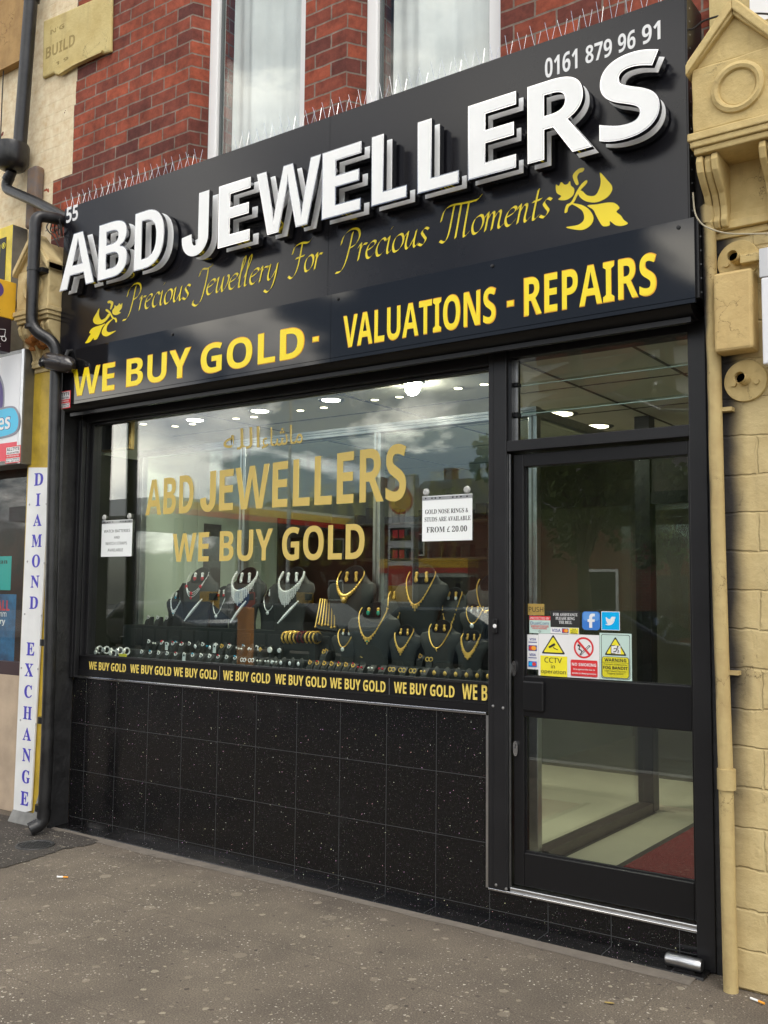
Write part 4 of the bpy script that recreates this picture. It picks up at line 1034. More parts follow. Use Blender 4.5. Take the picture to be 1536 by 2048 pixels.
shape([smooth_loop(pxl([(-60, 826), (-10, 818), (22, 812), (34, 818), (40, 836), (38, 858), (28, 870), (0, 878), (-60, 890)], yf), 5)], yf-.002, bpy.data.materials['grey_outline'], fp, 'emblem_outline')
shape([smooth_loop(pxl([(-60, 829), (-10, 822), (22, 816), (32, 822), (37, 838), (35, 856), (26, 866), (0, 874), (-60, 884)], yf), 5)], yf-.003, M('cyan_print', (.06, .50, .75), .35), fp, 'emblem')
text('phones', (atY(-62, 860, yf).x, atY(22, 850, yf).x, atY(0, 872, yf).z, atY(0, 826, yf).z), yf-.0038, NAVY, fp, 'sign_lettering')
text('phones', (atY(-61, 860, yf).x, atY(21, 850, yf).x, atY(0, 870, yf).z, atY(0, 828, yf).z), yf-.0048, VINYL_W, fp, 'sign_lettering')
bx = qbox(-30, 885, 43, 928, yf)
plate('red_band', (-8.7, -.545, 2.402, atY(20, 885, yf).z), yf-.0006, M('pinkish_red', (.72, .06, .09), .4), fp)
installer((11, 892, 41, 926), yf-.0012, 'second installer sticker, on the red band of the neighbour\'s white sign')
# yellow sign and projecting sign
t = thing('yellow_sign', 'tall yellow framed sign with black field on the neighbour\'s wall, far left', 'sign', (-1.4, -.12, 3.2))
B('case', M('sign_case_yellow', (.72, .55, .02), .4, var=(6, .3)), t, (-2.4, -.815, -.14, -.07, 3.18, 4.125), bevel=.006)
B('side', GREYALU, t, (-.815, -.812, -.139, -.02, 3.18, 4.12)); B('black_field', INK, t, (-2.3, -.885, -.143, -.1402, 3.35, 4.045))
B('yellow_bar', YEL, t, (-.975, -.955, -.1455, -.1432, 3.45, 4.0))
t2 = shape([circ(-.912, 3.985, .022), circ(-.912, 3.985, .018)], -.1445, YEL, t, 'mark_ring'); text('R', (-.920, -.903, 3.973, 3.997), -.1445, YEL, t, 'mark_lettering')
def textX(s, y0, y1, z0, z1, x, mat, parent, name, st='b'):
    me = raw_text(s, 0, .0006, 3, st=st); b = bounds(me); org = base_of(parent)
    for v in me.vertices: v.co = Vector((x-.0006+v.co.z, y0+(v.co.x-b[0])/(b[1]-b[0])*(y1-y0), z0+(v.co.y-b[2])/(b[3]-b[2])*(z1-z0)))-org
    me.name = name; me.materials.clear(); me.materials.append(mat); return link(name, me, parent)
t = thing('projecting_sign', 'yellow and plum projecting sign of the neighbouring shop, left edge of the photo', 'sign', (-.56, -.6, 3.1))
B('yellow_panel', PAYY, t, (-.61, -.52, -.93, -.285, 3.345, 3.60), bevel=.004); B('plum_panel', PLUM, t, (-.61, -.521, -.93, -.31, 3.115, 3.344), bevel=.004)
B('mounting_bracket', GREYALU, t, (-.58, -.55, -.284, -.13, 3.44, 3.49))
me = raw_shape([circ(0, 0, 1)], .0006)
for v in me.vertices: v.co = Vector((-.5195+v.co.z, -.455+v.co.x*.075, 3.525+v.co.y*.062))-base_of(t)
me.materials.append(PURPLE); link('emblem', me, t)
textX('P', -.48, -.43, 3.49, 3.56, -.518, PAYY, t, 'emblem_lettering'); textX('Pay', -.66, -.52, 3.42, 3.50, -.5188, PLUM, t, 'sign_lettering'); textX('Point', -.62, -.40, 3.365, 3.405, -.5188, PLUM, t, 'sign_lettering')
textX('payment', -.66, -.385, 3.135, 3.165, -.519, VINYL_W, t, 'sign_lettering', 'r')
mb = MB().tube([(-.519, y_, z_) for y_, z_ in ((-.455, 3.20), (-.36, 3.215), (-.355, 3.265), (-.45, 3.25), (-.455, 3.20))], .003, 5)
for y_ in (-.42, -.365): mb.tube([(-.5185, y_+.017*math.cos(a_*.7), 3.20+.017*math.sin(a_*.7)) for a_ in range(10)], .003, 5)
mb.build('cart_mark', VINYL_W, t)
# vertical board
t = thing('vertical_board', 'tall white board lettered DIAMOND EXCHANGE in blue down the left pilaster', 'sign', (-.4, -.15, .08))
yb = -.150
bd = [atY(57, 935, yb), atY(99, 935, yb), atY(61, 1622, yb), atY(26, 1630, yb)]
MB().prism([(p.x, p.z) for p in bd], yb, -.137).build('board', M('white_board', (.76, .77, .76), .4, var=(4, .1)), t, bevel=.002)
for ch, cx, a, b_, wd in (('D', 77.5, 946, 971, 18), ('I', 76.3, 987, 1012, 9), ('A', 75, 1028, 1052, 17), ('M', 73.5, 1069, 1094, 20), ('O', 72, 1109, 1135, 16), ('N', 70, 1151, 1176, 17), ('D', 67.5, 1193, 1218, 17),
                       ('E', 61, 1285, 1311, 16), ('X', 58, 1327, 1353, 17), ('C', 56.3, 1370, 1396, 15), ('H', 55, 1413, 1439, 17), ('A', 54, 1455, 1481, 17), ('N', 53.3, 1497, 1524, 17), ('G', 52, 1540, 1567, 16), ('E', 49, 1583, 1611, 16)):
    bx = qbox(cx-wd/2, a, cx+wd/2, b_, yb)
    text(ch, bx, yb-.0008, BLUE_INK, t, 'board_lettering', st='s')
    text(ch, (bx[0]+.004, bx[1]-.002, bx[2]+.003, bx[3]-.003), yb-.0016, BLUE_INK, t, 'board_lettering', st='s')
for px, py in ((59, 1009), (93, 1008), (55, 1123), (89, 1126), (49.5, 1228), (83, 1231), (43, 1336), (76, 1338), (41, 1440), (72, 1448)):
    q = atY(px, py, yb); MB().lathe([(0, -.004), (.006, -.003), (.007, 0)], (q.x, yb, q.z), 8, 'Y').build('screw', STEEL, t)
t = MB().prism_yz([(-.1365, .0), (-.20, .0), (-.17, .14), (-.1365, .25)], -.262, -.165).prism_yz([(-.1365, .0), (-.19, .0), (-.152, .075), (-.1365, .078)], -.53, -.2625).build('cement_skirt', M('grey_cement', (.2, .2, .19), .8, var=(8, .3)), None, bevel=.01); tag(t, 'grey cement skirt at the foot of the left pilaster', 'plinth')

# neighbour's shop front at the left edge
t = thing('neighbour_shop', 'dark neighbouring shop window with posters above a pale stall riser, far left', 'shop front', (-1.5, .05, 0))
B('stall_riser', M('pale_pink_render', (.46, .36, .26), .7, var=(4, .2)), t, (-8.9, -.655, .0, .08, 0, .93), bevel=.006)
B('frame', M('maroon_frame', (.035, .014, .018), .4), t, (-.655, -.512, -.02, .10, 0, 2.372), (-8.9, -.655, .0, .08, .93, 1.02)); B('dark_backing', M('dim_shop_interior', (.030, .022, .018), .8, var=(5, .6, (.08, .03, .02))), t, (-8.9, -.655, .6, .62, 0, 2.7))
B('shop_window', GLASS_UP, t, (-8.9, -.655, .035, .041, 1.02, 2.372))
def poster(px, y, mat, label, lines, name='poster'):
    bx = qbox(*px, y); o = plate(name, bx, y, mat, None); tag(o, label, 'poster')
    for s, v0, v1, u0, u1, mt, st in lines: rect_text([(s, v0, v1, u0, u1)], bx, y-.0006, mt, o, st=st)
    return o
poster((-40, 1113, 22, 1180), .0445, TEAL, 'teal paper notice in the neighbour\'s window at the left edge', [('you can', .74, .88, .15, .88, INK, 's'), ('email', .54, .70, .2, .62, INK, 's'), ('here', .12, .26, .2, .45, INK, 's')])
poster((-60, 1188, 30, 1338), .0455, M('deep_blue_poster', (.01, .035, .10), .35, var=(9, .8, (.02, .16, .35))), 'dark blue poster below the teal notice in the neighbour\'s window', [('CALL', .78, .92, .5, .86, RED, 'b'), ('comm', .70, .76, .5, .8, VINYL_W, 'r'), ('every', .58, .66, .45, .78, VINYL_W, 'b'), ('SERVICES', .05, .1, .4, .8, VINYL_W, 'b')])

# ================================================================== small things on the ground
def cig(px, py, ang, label):
    q = atZ(px, py, .006); t = thing('cigarette_end', label, 'cigarette end', (q.x, q.y, .005), 'cigarette ends on the pavement')
    d = Vector((math.cos(ang), math.sin(ang), 0)); c = Vector((q.x, q.y, .009))
    MB().cyl(c-d*.030, c+d*.004, .0042, seg=8).build('paper', PAPER, t); MB().cyl(c+d*.004, c+d*.03, .0043, seg=8).build('filter', ORANGE, t)
cig(125, 1755, rad(30), 'white and orange cigarette end on the open pavement, lower left')
cig(1515, 2003, rad(-20), 'orange cigarette end at the foot of the right pilaster')
t = thing('drain_cover', 'round grey cast iron cover set in the tarmac patch by the downpipe', 'drain cover', (.152, -.452, 0))
IRON = M('cast_iron', (.055, .055, .055), .5, metal=.4, var=(30, .3))
MB().lathe([(0, .006), (.095, .006), (.098, .010), (.112, .010), (.115, .0)], (.152, -.452, .0), 32).build('ring', IRON, t)
mb = MB()
for i in range(-4, 5):
    for j in range(-4, 5):
        if math.hypot(i, j) < 4.3: mb.box(.152+i*.02-.006, .152+i*.02+.006, -.452+j*.02-.006, -.452+j*.02+.006, .006, .0095)
mb.build('tread_plate', IRON, t)
q = atZ(1218, 2006, .004)
t = MB().prism(smooth_loop([(-.018, 0), (-.008, .008), (.008, .009), (.02, .003), (.006, -.007), (-.01, -.006)], 4), -.0006, .0006).build('dry_leaf', M('dry_leaf', (.38, .27, .08), .8))
t.rotation_euler = (rad(84), 0, rad(25)); t.location = (q.x, q.y, .006); tag(t, 'small dry yellow leaf on the pavement near the doorstep', 'leaf')
t = thing('shutter_lock', 'polished steel cylinder lock lying at the foot of the right door jamb', 'lock', (3.93, -.06, .012))
a = atY(1336, 1937, -.06); b_ = atY(1402, 1953, -.06)
a.z = b_.z = .042
MB().tube([a+Vector((-.012, 0, 0)), a+Vector((-.008, 0, 0)), a, b_, b_+Vector((.006, 0, 0))], [.010, .020, .026, .026, .022], 20).build('barrel', SILVER, t, smooth=True)
B('foot', ALU2, t, (3.90, 3.985, -.075, -.045, .010, .018))

# ================================================================== stickers and notices
YG = .0535
class St:
    """a flat printed sheet with things laid on it at fractions of its size, each 0.4 mm further out"""
    def __init__(s, name, px, mat, label, cat='sticker', y=YG, rounded=0):
        s.bx = qbox(*px, y); s.y = y-.0004
        s.o = shape([rrect(*s.bx, rounded)], s.y, mat, None, name, .0002) if rounded else plate(name, s.bx, s.y, mat, None)
        tag(s.o, label, cat); s.k = 0
    def yy(s): s.k += 1; return s.y-.0004*s.k
    def rect(s, u0, u1, v0, v1, mat, name='band', r=0):
        b = sub(s.bx, u0, u1, v0, v1)
        return shape([rrect(*b, r)], s.yy(), mat, s.o, name, .0001) if r else plate(name, b, s.yy(), mat, s.o, .0002)
    def P(s, pts): return [(s.bx[0]+(s.bx[1]-s.bx[0])*u, s.bx[2]+(s.bx[3]-s.bx[2])*v) for u, v in pts]
    def poly(s, loops, mat, name='mark'): return shape([s.P(l) for l in loops], s.yy(), mat, s.o, name, .0001)
    def txt(s, st_, u0, u1, v0, v1, mat, st='b', name='lettering'): return text(st_, sub(s.bx, u0, u1, v0, v1), s.yy(), mat, s.o, name, depth=.0001, res=2, st=st)
s = St('push_plate', (1055.8, 1207.5, 1088.6, 1230.3), BRASSY, 'brass coloured PUSH plate on the door glass', 'sign'); s.txt('PUSH', .06, .94, .28, .72, INK, 'r')
s = St('alarm_sticker', (1059, 1232, 1101, 1266.6), MINT, 'pale sticker with red PROTECTED BY band under the push plate'); s.rect(0, 1, .76, 1, RED)
s.txt('PROTECTED BY', .04, .96, .80, .94, VINYL_W, 'r'); s.txt('DualCom', .06, .92, .50, .68, NAVY, 'r'); s.rect(.06, .94, .44, .46, RED); s.txt('MONITORED ALARM WITH', .08, .92, .34, .41, RED); s.txt('POLICE RESPONSE', .16, .84, .24, .31, RED); s.poly([circ(.5, .11, .05, .06), circ(.5, .11, .035, .045)], INK)
s = St('bell_notice', (1101, 1221.7, 1160.5, 1254), INK, 'black notice FOR ASSISTANCE PLEASE RING THE BELL on door glass', 'notice')
s.txt('FOR ASSISTANCE', .09, .91, .68, .86, VINYL_W, 's'); s.txt('PLEASE RING', .18, .82, .44, .62, VINYL_W, 's'); s.txt('THE BELL', .29, .73, .20, .38, VINYL_W, 's')
CARDR = M('card_red', (.62, .05, .04), .4)
def redcard(s, u0, u1, v0, v1):
    s.rect(u0, u1, v0, v1, NAVY); um = (u0+u1)/2; ru = (u1-u0)*.30; rv = (v1-v0)*.42; vm = (v0+v1)/2
    s.poly([circ(u0+ru*1.15, vm, ru, rv, 16)], CARDR); s.poly([circ(u1-ru*1.15, vm, ru, rv, 16)], ORANGE)
s = St('card_strip', (1101, 1255, 1158, 1267.7), VINYL_W, 'narrow card payment strip, white and yellow, under the black notice'); s.txt('VISA', .05, .36, .26, .76, NAVY); redcard(s, .41, .64, .14, .86); s.rect(.68, .985, .06, .94, YEL)
s.txt('Card', .77, .9, .68, .88, INK); s.txt('Payments', .72, .95, .40, .60, INK); s.txt('Welcome', .73, .94, .12, .32, INK)
s = St('blue_icon_sticker', (1164.4, 1223, 1200, 1260), FBLUE, 'rounded blue sticker with a white letter f', rounded=.016)
s.rect(.06, .94, .5, .96, M('icon_blue_light', (.12, .32, .70), .3), r=.012)
s.poly([[(.40, .12), (.57, .12), (.57, .44), (.70, .44), (.72, .58), (.57, .58), (.57, .68), (.61, .74), (.72, .74), (.72, .88), (.56, .89), (.45, .84), (.40, .72), (.40, .58), (.31, .58), (.31, .44), (.40, .44)]], VINYL_W, 'letter_mark')
s = St('bird_icon_sticker', (1202.7, 1223, 1239.7, 1260.6), VINYL_W, 'square cyan sticker with a white bird'); s.rect(.03, .97, .03, .97, TBLUE)
s.poly([smooth_loop([(.22, .30), (.34, .27), (.50, .28), (.63, .36), (.71, .50), (.73, .60), (.80, .68), (.73, .67), (.77, .74), (.70, .71), (.61, .73), (.53, .68), (.50, .60), (.38, .61), (.26, .71), (.25, .60), (.29, .54), (.24, .55), (.30, .44), (.26, .44), (.36, .36)], 3)], VINYL_W, 'bird_mark')
s = St('card_list_sticker', (1054.7, 1269, 1076.6, 1338.4), VINYL_W, 'tall white strip of four card logos at the left of the door glass')
s.txt('VISA', .22, .80, .83, .90, NAVY); s.rect(.12, .88, .765, .79, NAVY); redcard(s, .12, .88, .53, .69); s.txt('VISA', .22, .80, .385, .455, NAVY); s.rect(.12, .88, .32, .34, NAVY)
s.rect(.12, .88, .07, .23, M('card_blue', (.03, .12, .5), .4)); s.poly([circ(.35, .15, .18, .055, 14)], TBLUE); s.poly([circ(.65, .15, .18, .055, 14)], CARDR)
def tri(cu, v0, v1, hw, r=.12):
    a = [(cu, v1), (cu-hw, v0), (cu+hw, v0)]; o = []
    for i in range(3):
        A, Bq, Cq = Vector(a[i-1]), Vector(a[i]), Vector(a[(i+1) % 3])
        for p_ in (Bq+(A-Bq)*r*.5, Bq+(A-Bq)*r*.15+(Cq-Bq)*r*.15, Bq+(Cq-Bq)*r*.5): o.append((p_.x, p_.y))
    return o
s = St('camera_notice', (1077, 1268, 1137, 1354), VINYL_W, 'white and yellow CCTV in operation notice with camera triangle', 'notice')
s.poly([tri(.5, .535, .99, .40)], INK); s.poly([tri(.5, .57, .935, .325)], YEL); s.rect(.07, .96, .0, .49, YEL)
s.poly([[(.34, .70), (.38, .665), (.58, .745), (.54, .79)]], INK); s.poly([[(.50, .70), (.52, .66), (.66, .63), (.66, .645), (.54, .675), (.52, .71)]], INK)
s.txt('CCTV', .21, .79, .33, .45, INK, 'r'); s.txt('in', .43, .56, .20, .29, INK, 'r'); s.txt('operation', .10, .92, .055, .17, INK, 'r')
s = St('no_smoking_notice', (1136.8, 1269.4, 1199, 1357), VINYL_W, 'white no smoking notice with red ring above a red panel', 'notice')
s.poly([circ(.5, .70, .32, .245), circ(.5, .70, .265, .20)], RED)
s.poly([[(.36, .545), (.41, .52), (.72, .74), (.67, .77)], [(.395, .548), (.415, .538), (.685, .735), (.665, .75)]], INK); s.poly([smooth_loop([(.30, .74), (.36, .72), (.33, .66), (.42, .62), (.40, .55), (.43, .56), (.45, .63), (.37, .68), (.40, .73), (.33, .78)], 3)], INK, 'smoke_mark')
s.poly([[(.26, .86), (.31, .895), (.74, .545), (.69, .51)]], RED); s.rect(.08, .94, .045, .42, RED, r=.006)
s.txt('NO SMOKING', .12, .90, .28, .35, VINYL_W); s.txt('It is against the law to', .17, .86, .175, .225, VINYL_W); s.txt('smoke in these premises', .13, .90, .085, .135, VINYL_W)
s = St('fog_notice', (1199.5, 1266.6, 1263.6, 1361), MINT, 'mint green WARNING notice with yellow triangle and running figure', 'notice')
s.poly([rrect(.05, .95, .03, .97, .05), rrect(.065, .935, .04, .96, .045)], INK); s.poly([tri(.5, .53, .93, .35)], INK); s.poly([tri(.5, .56, .885, .285)], YEL)
s.rect(.36, .66, .565, .74, VINYL_W); s.poly([[(.36, .565), (.36, .745), (.50, .745), (.50, .735), (.375, .73), (.375, .58), (.50, .575), (.5, .565)]], INK)
s.poly([smooth_loop([(.44, .615), (.50, .625), (.53, .65), (.50, .685), (.45, .675), (.455, .665), (.50, .67), (.56, .69), (.60, .665), (.625, .68), (.57, .70), (.60, .715), (.60, .735), (.56, .735), (.555, .71), (.55, .665), (.58, .635), (.57, .59), (.59, .585), (.605, .64), (.56, .66), (.535, .625), (.505, .605), (.44, .60)], 3)], INK, 'figure_mark')
s.poly([rrect(.075, .925, .055, .50, .07)], INK); s.poly([rrect(.09, .91, .062, .493, .065)], M('olive_yellow', (.66, .60, .02), .45)); s.rect(.09, .91, .372, .378, INK)
s.txt('WARNING', .16, .84, .395, .465, INK); s.txt('Premises protected by', .14, .86, .315, .355, INK, 'r'); s.txt('FOG BANDIT', .12, .88, .235, .30, INK); s.txt('High Speed Security', .17, .83, .175, .215, INK, 'r'); s.txt('Fogging System', .25, .75, .125, .165, INK, 'r')
# paper notices hung inside the window
def notice(px, label, lines, tilt):
    y = GLASS_Y-.0035
    bx = qbox(*px, y)
    t = thing('paper_notice', label, 'notice', ((bx[0]+bx[1])/2, y, bx[2]), 'paper notices hung in the display window')
    B('sheet', M('bright_paper', (.90, .93, .92), .6) if 'bright_paper' not in bpy.data.materials else bpy.data.materials['bright_paper'], t, (bx[0], bx[1], y, y+.0006, bx[2], bx[3]))
    sl_ = B('sleeve_edge', SILVER, t, (bx[0], bx[1], y-.0006, y-.0001, bx[3]-.022, bx[3]-.004))
    for u in (.07, .2, .27, .36, .62, .70, .78, .9): shape([circ(bx[0]+(bx[1]-bx[0])*u, bx[3]-.012, .005, .004, 8)], y-.0014, INK, sl_, 'punch_hole', .0002)
    for u in (.08, .90):
        MB().lathe([(.012, -.006), (.019, 0), (.020, .003)], (bx[0]+(bx[1]-bx[0])*u, y-.004, bx[3]+.020), 14, 'Y').build('suction_hook', M('hook_plastic', (.45, .46, .44), .2) if 'hook_plastic' not in bpy.data.materials else bpy.data.materials['hook_plastic'], t)
    for s_, u0, u1, v0, v1, st in lines:
        text(s_, sub(bx, u0, u1, v0, v1), y-.0005, INK, t, 'lettering', depth=.0002, res=2, st=st, tilt=tilt)
notice((203, 1040, 264, 1113), 'white paper notice about watch batteries and straps, left in the window', [('WATCH BATTERIES', .08, .93, .66, .74, 'r'), ('AND', .42, .60, .49, .56, 'r'), ('WATCH STRAPS', .14, .84, .32, .40, 'r'), ('AVAILABLE', .22, .72, .14, .22, 'r')], 0)
notice((844.5, 990, 944.5, 1081.5), 'white paper notice about gold nose rings, right in the window', [('GOLD NOSE RINGS &', .06, .92, .60, .70, 's'), ('STUDS ARE AVAILABLE', .05, .97, .43, .53, 's'), ('FROM £ 20.00', .09, .90, .19, .32, 's')], 0)
# ================================================================== inside the shop
struct(B('shop_floor', FLOORM, None, (-.4, 4.4, .121, 8.6, .10, .158)))
struct(B('shop_ceiling', CEILM, None, (-.4, 4.4, .121, 8.6, 2.702, 2.74)))
iw = B('interior_wall', BUILDW, None, (-.4, -.3, .13, 8.6, .158, 2.702), (-.3, 4.3, 8.5, 8.6, .158, 2.702), (4.3, 4.4, .13, 8.6, .158, 2.702), (-.3, 1.3, 3.9, 4.0, .158, 2.702)); iw['kind'] = 'structure'
struct(B('interior_back_wall', M('dark_panelling', (.055, .050, .036), .5, var=(2, .3)), None, (1.3, 2.9, 3.2, 3.3, .158, 2.702), (2.9, 4.3, 5.2, 5.3, .158, 2.702)))
JOINT = M('ceiling_joint', (.13, .12, .10), .8)
for i, yj in enumerate((.95, 1.75, 2.6, 3.5)): struct(B('ceiling_joint', JOINT, None, (-.3, 4.3, yj, yj+.012, 2.698, 2.7015)))
for xj in (.55, 1.75, 3.02, 3.62): struct(B('ceiling_joint', JOINT, None, (xj, xj+.016, .125, 8.4, 2.6975, 2.701)))
def lamp(x, y, r, label, power=0, mat=LAMPM, z=2.70, group='small ceiling downlights over the window'):
    t = thing('ceiling_downlight', label, 'downlight', (x, y, z), group)
    MB().lathe([(r, 0), (r*1.35, -.004), (r*1.42, 0)], (x, y, z-.001), 20).build('rim', SILVER, t)
    MB().lathe([(0, -.003), (r*.98, -.003), (r*.98, .0)], (x, y, z-.001), 18).build('bulb', mat, t)
    if mat is LAMPB: MB().ball((x, y, z-.03), .042, 16, 10).build('glare_ball', mat, t, smooth=True)  # added glowing ball, stands in for the glare around this light
    if power:
        l = bpy.data.lights.new('downlight', 'SPOT'); l.energy = power; l.spot_size = rad(130); l.spot_blend = .6; l.shadow_soft_size = r; l.color = (1, .9, .74)
        l.energy *= 1.0; o = bpy.data.objects.new('downlight_lamp', l); COL.objects.link(o); o.parent = t; o.location = (0, 0, -.02)
ordn = ['first', 'second', 'third', 'fourth', 'fifth', 'sixth', 'seventh', 'eighth', 'ninth', 'tenth', 'eleventh', 'twelfth', 'thirteenth', 'fourteenth', 'fifteenth', 'sixteenth', 'seventeenth', 'eighteenth', 'nineteenth', 'twentieth', 'twenty-first', 'twenty-second', 'twenty-third', 'twenty-fourth', 'twenty-fifth', 'twenty-sixth', 'twenty-seventh', 'twenty-eighth', 'twenty-ninth', 'thirtieth']
for i, (px, py) in enumerate(((390, 840), (520, 822), (662, 800))):
    q = atZ(px, py, 2.70); lamp(q.x, q.y, .058, 'large round ceiling light, %s from the left above the window lettering' % ordn[i], (26, 60, 60)[i], LAMPW, group='large ceiling lights over the display')
q = atZ(825, 780, 2.66); lamp(q.x, q.y, .05, 'dazzling round ceiling light above the right half of the window', 90, LAMPB, group='large ceiling lights over the display')
sm = [(388, 350, 5), (502, 345, 5), (420, 392, 5), (615, 405, 5), (722, 392, 5), (770, 305, 5), (895, 290, 5), (990, 358, 5), (1100, 348, 5), (1312, 226, 5), (1385, 308, 5), (300, 290, 6), (408, 178, 6), (575, 158, 6), (613, 243, 6), (765, 225, 6), (945, 106, 6), (1125, 172, 6), (1285, 148, 6)]
for i, (zx, zy, zone) in enumerate(sm):
    px, py = ((150 if zone == 5 else 550)+zx/3.072, 720+zy/3.072)
    q = atZ(px, py, 2.70)
    lamp(q.x, q.y, .024, 'small recessed ceiling light, %s from the left in the window head' % ordn[i], 8 if i % 3 == 0 else 0)
for px, py, lb in ((1120, 828, 'oval looking ceiling light seen through the fanlight, nearer the mullion'), (1193, 853, 'oval looking ceiling light seen through the fanlight, nearer the door')):
    q = atZ(px, py, 2.70); lamp(q.x, q.y, .085, lb, 50, group='ceiling lights behind the door')
q = atZ(1128, 963, 2.70); lamp(q.x, q.y, .10, 'flat ceiling light seen through the upper door pane, left', 44, group='ceiling lights behind the door')
q = atZ(1350, 947, 2.70); lamp(q.x, min(q.y, 8.2), .10, 'flat ceiling light seen through the upper door pane, right', 10, group='ceiling lights behind the door')
# glazed partition behind the display and along the entrance
gp = thing('glass_partition', 'aluminium framed glass partition behind the window display', 'partition', (1.4, .52, .158))
for x in (-.155, .845, 1.93, 2.945):
    po = B('post', SILVER, gp, (x, x+.052, .50, .55, .158, 2.47), bevel=.004); B('groove', GREYALU, po, (x+.022, x+.030, .497, .4995, 1.3, 2.47))
for a, b_ in ((2.47, 2.486), (2.489, 2.500), (2.503, 2.518)): B('top_rail', SILVER, gp, (-.155, 2.997, .495, .555, a, b_))
for a, b_ in ((-.103, .845), (.897, 1.93), (1.982, 2.945)): B('glass_panel', GLASS_IN, gp, (a, b_, .522, .528, .17, 2.47))
gs = thing('glass_partition', 'glass side partition with dark foot rail along the entrance, seen through the door', 'partition', (2.97, 1.3, .158))
B('foot_rail', DKWOOD, gs, (2.94, 3.03, .56, 2.03, .158, .215)); B('top_rail', SILVER, gs, (2.95, 2.99, .56, 2.03, 2.47, 2.515)); B('glass_panel', GLASS_IN, gs, (2.965, 2.971, .56, 2.03, .215, 2.47))
dp = thing('inner_doorway', 'dark inner door frame at the end of the entrance lobby', 'door frame', (3.5, 2.1, .158))
B('post', ALU2, dp, (2.93, 3.03, 2.04, 2.14, .158, 2.70)); B('post', ALU2, dp, (4.2, 4.3, 2.04, 2.14, .158, 2.70)); B('head', ALU2, dp, (3.03, 4.2, 2.05, 2.13, 2.12, 2.20)); B('glass_panel', GLASS_IN, dp, (3.03, 4.2, 2.085, 2.09, .2, 2.12))
B('bulkhead', DKWOOD, dp, (3.03, 4.2, 2.06, 2.12, 2.2, 2.50))
struct(B('floor_strip', M('dark_floor_border', (.05, .04, .033), .4), None, (3.33, 3.372, .125, 2.04, .1585, .1605), (3.03, 3.05, .125, 2.04, .1585, .1605)))
t = B('doormat', MATR, None, (3.376, 4.25, .14, 1.95, .159, .168)); tag(t, 'dark red doormat inside the shop entrance', 'doormat')
t = thing('wall_cupboard', 'row of pale tall cupboard doors along the left shop wall, behind the window lettering', 'cupboard', (-.28, 2.0, .158))
B('carcass', BUILDW, t, (-.299, -.262, .62, 4.0, .158, 2.40))
for i in range(6): B('door', BUILDW, t, (-.2615, -.250, .64+i*.55, .64+i*.55+.535, .17, 2.38), bevel=.004)
B('doorway', DKWOOD, t, (-.2495, -.240, 1.25, 1.43, .158, 2.05)); B('doorway', DKWOOD, t, (-.2495, -.240, 2.1, 3.3, .158, 2.15))
t = thing('display_cabinet', 'tall dark display cabinet with jewellery shelves at the back of the shop', 'cabinet', (.8, 2.8, .158))
B('carcass', DKWOOD, t, (0.15, 1.50, 3.0, 3.02, .158, 2.2), (0.15, 0.18, 2.65, 3.0, .158, 2.2), (1.47, 1.50, 2.65, 3.0, .158, 2.2))
for i, z in enumerate((.9, 1.2, 1.5, 1.8, 2.1)):
    shf = B('shelf', M('cabinet_shelf', (.12, .085, .06), .4) if i == 0 else bpy.data.materials['cabinet_shelf'], t, (.18, 1.47, 2.66, 3.0, z, z+.02))
    mb = MB()
    for k_ in range(9): mb.box(0.22+k_*.138, 0.22+k_*.138+.09, 2.72, 2.8, z+.022, z+.022+rng.uniform(.04, .15))
    mb.build('tray_row', [VELVET2, M('red_tray', (.20, .02, .03), .6) if i == 1 else VELVET2, DKWOOD][i % 3], shf)
t = thing('shop_counter', 'dark counter with a pale top inside the shop', 'counter', (1.2, 1.5, .158)); B('body', DKWOOD, t, (-.1, 2.3, 1.35, 1.75, .158, 1.0)); B('top', M('counter_top', (.5, .5, .46), .2), t, (-.12, 2.32, 1.33, 1.77, 1.001, 1.03))  # the top is a plain pale colour
t = thing('wall_clock', 'square gilt framed wall clock high in the left corner of the window', 'clock', (-.13, .30, 2.5))
cx0, cx1, cz0, cz1 = atY(200, 870, .30).x, atY(262, 870, .30).x, atY(230, 902, .30).z, atY(230, 842, .30).z
GILT = M('dull_gilt', (.32, .24, .10), .4, metal=.7)
fr_ = B('frame', GILT, t, (cx0, cx1, .30, .33, cz0, cz1)); B('dark_border', DARK, t, (cx0+.015, cx1-.015, .296, .2995, cz0+.015, cz1-.015))
mb = MB()
for i in range(14):
    for xx, zz_ in ((cx0+.012, cz0+(cz1-cz0)*(i+.5)/14), (cx1-.012, cz0+(cz1-cz0)*(i+.5)/14), (cx0+(cx1-cx0)*(i+.5)/14, cz0+.012), (cx0+(cx1-cx0)*(i+.5)/14, cz1-.012)): mb.ball((xx, .298, zz_), .007, 6, 4)
mb.build('beading', GILT, fr_)
MB().lathe([(0, -.006), (.065, -.005), (.07, 0)], ((cx0+cx1)/2, .296, (cz0+cz1)/2), 28, 'Y').build('face', GILT, t)
MB().lathe([(.070, -.010), (.082, -.010), (.085, 0)], ((cx0+cx1)/2, .296, (cz0+cz1)/2), 28, 'Y').build('bezel', DARK, t)

t = B('added_side_panel', M('olive_panel', (.016, .018, .011), .9, spec=.1, var=(3, .3)), None, (-.20, -.185, .125, .60, 1.0, 2.46)); tag(t, 'added dark olive panel that darkens the left end of the window display', 'panel')  # added to cover the lamp-bright wall and darken this end
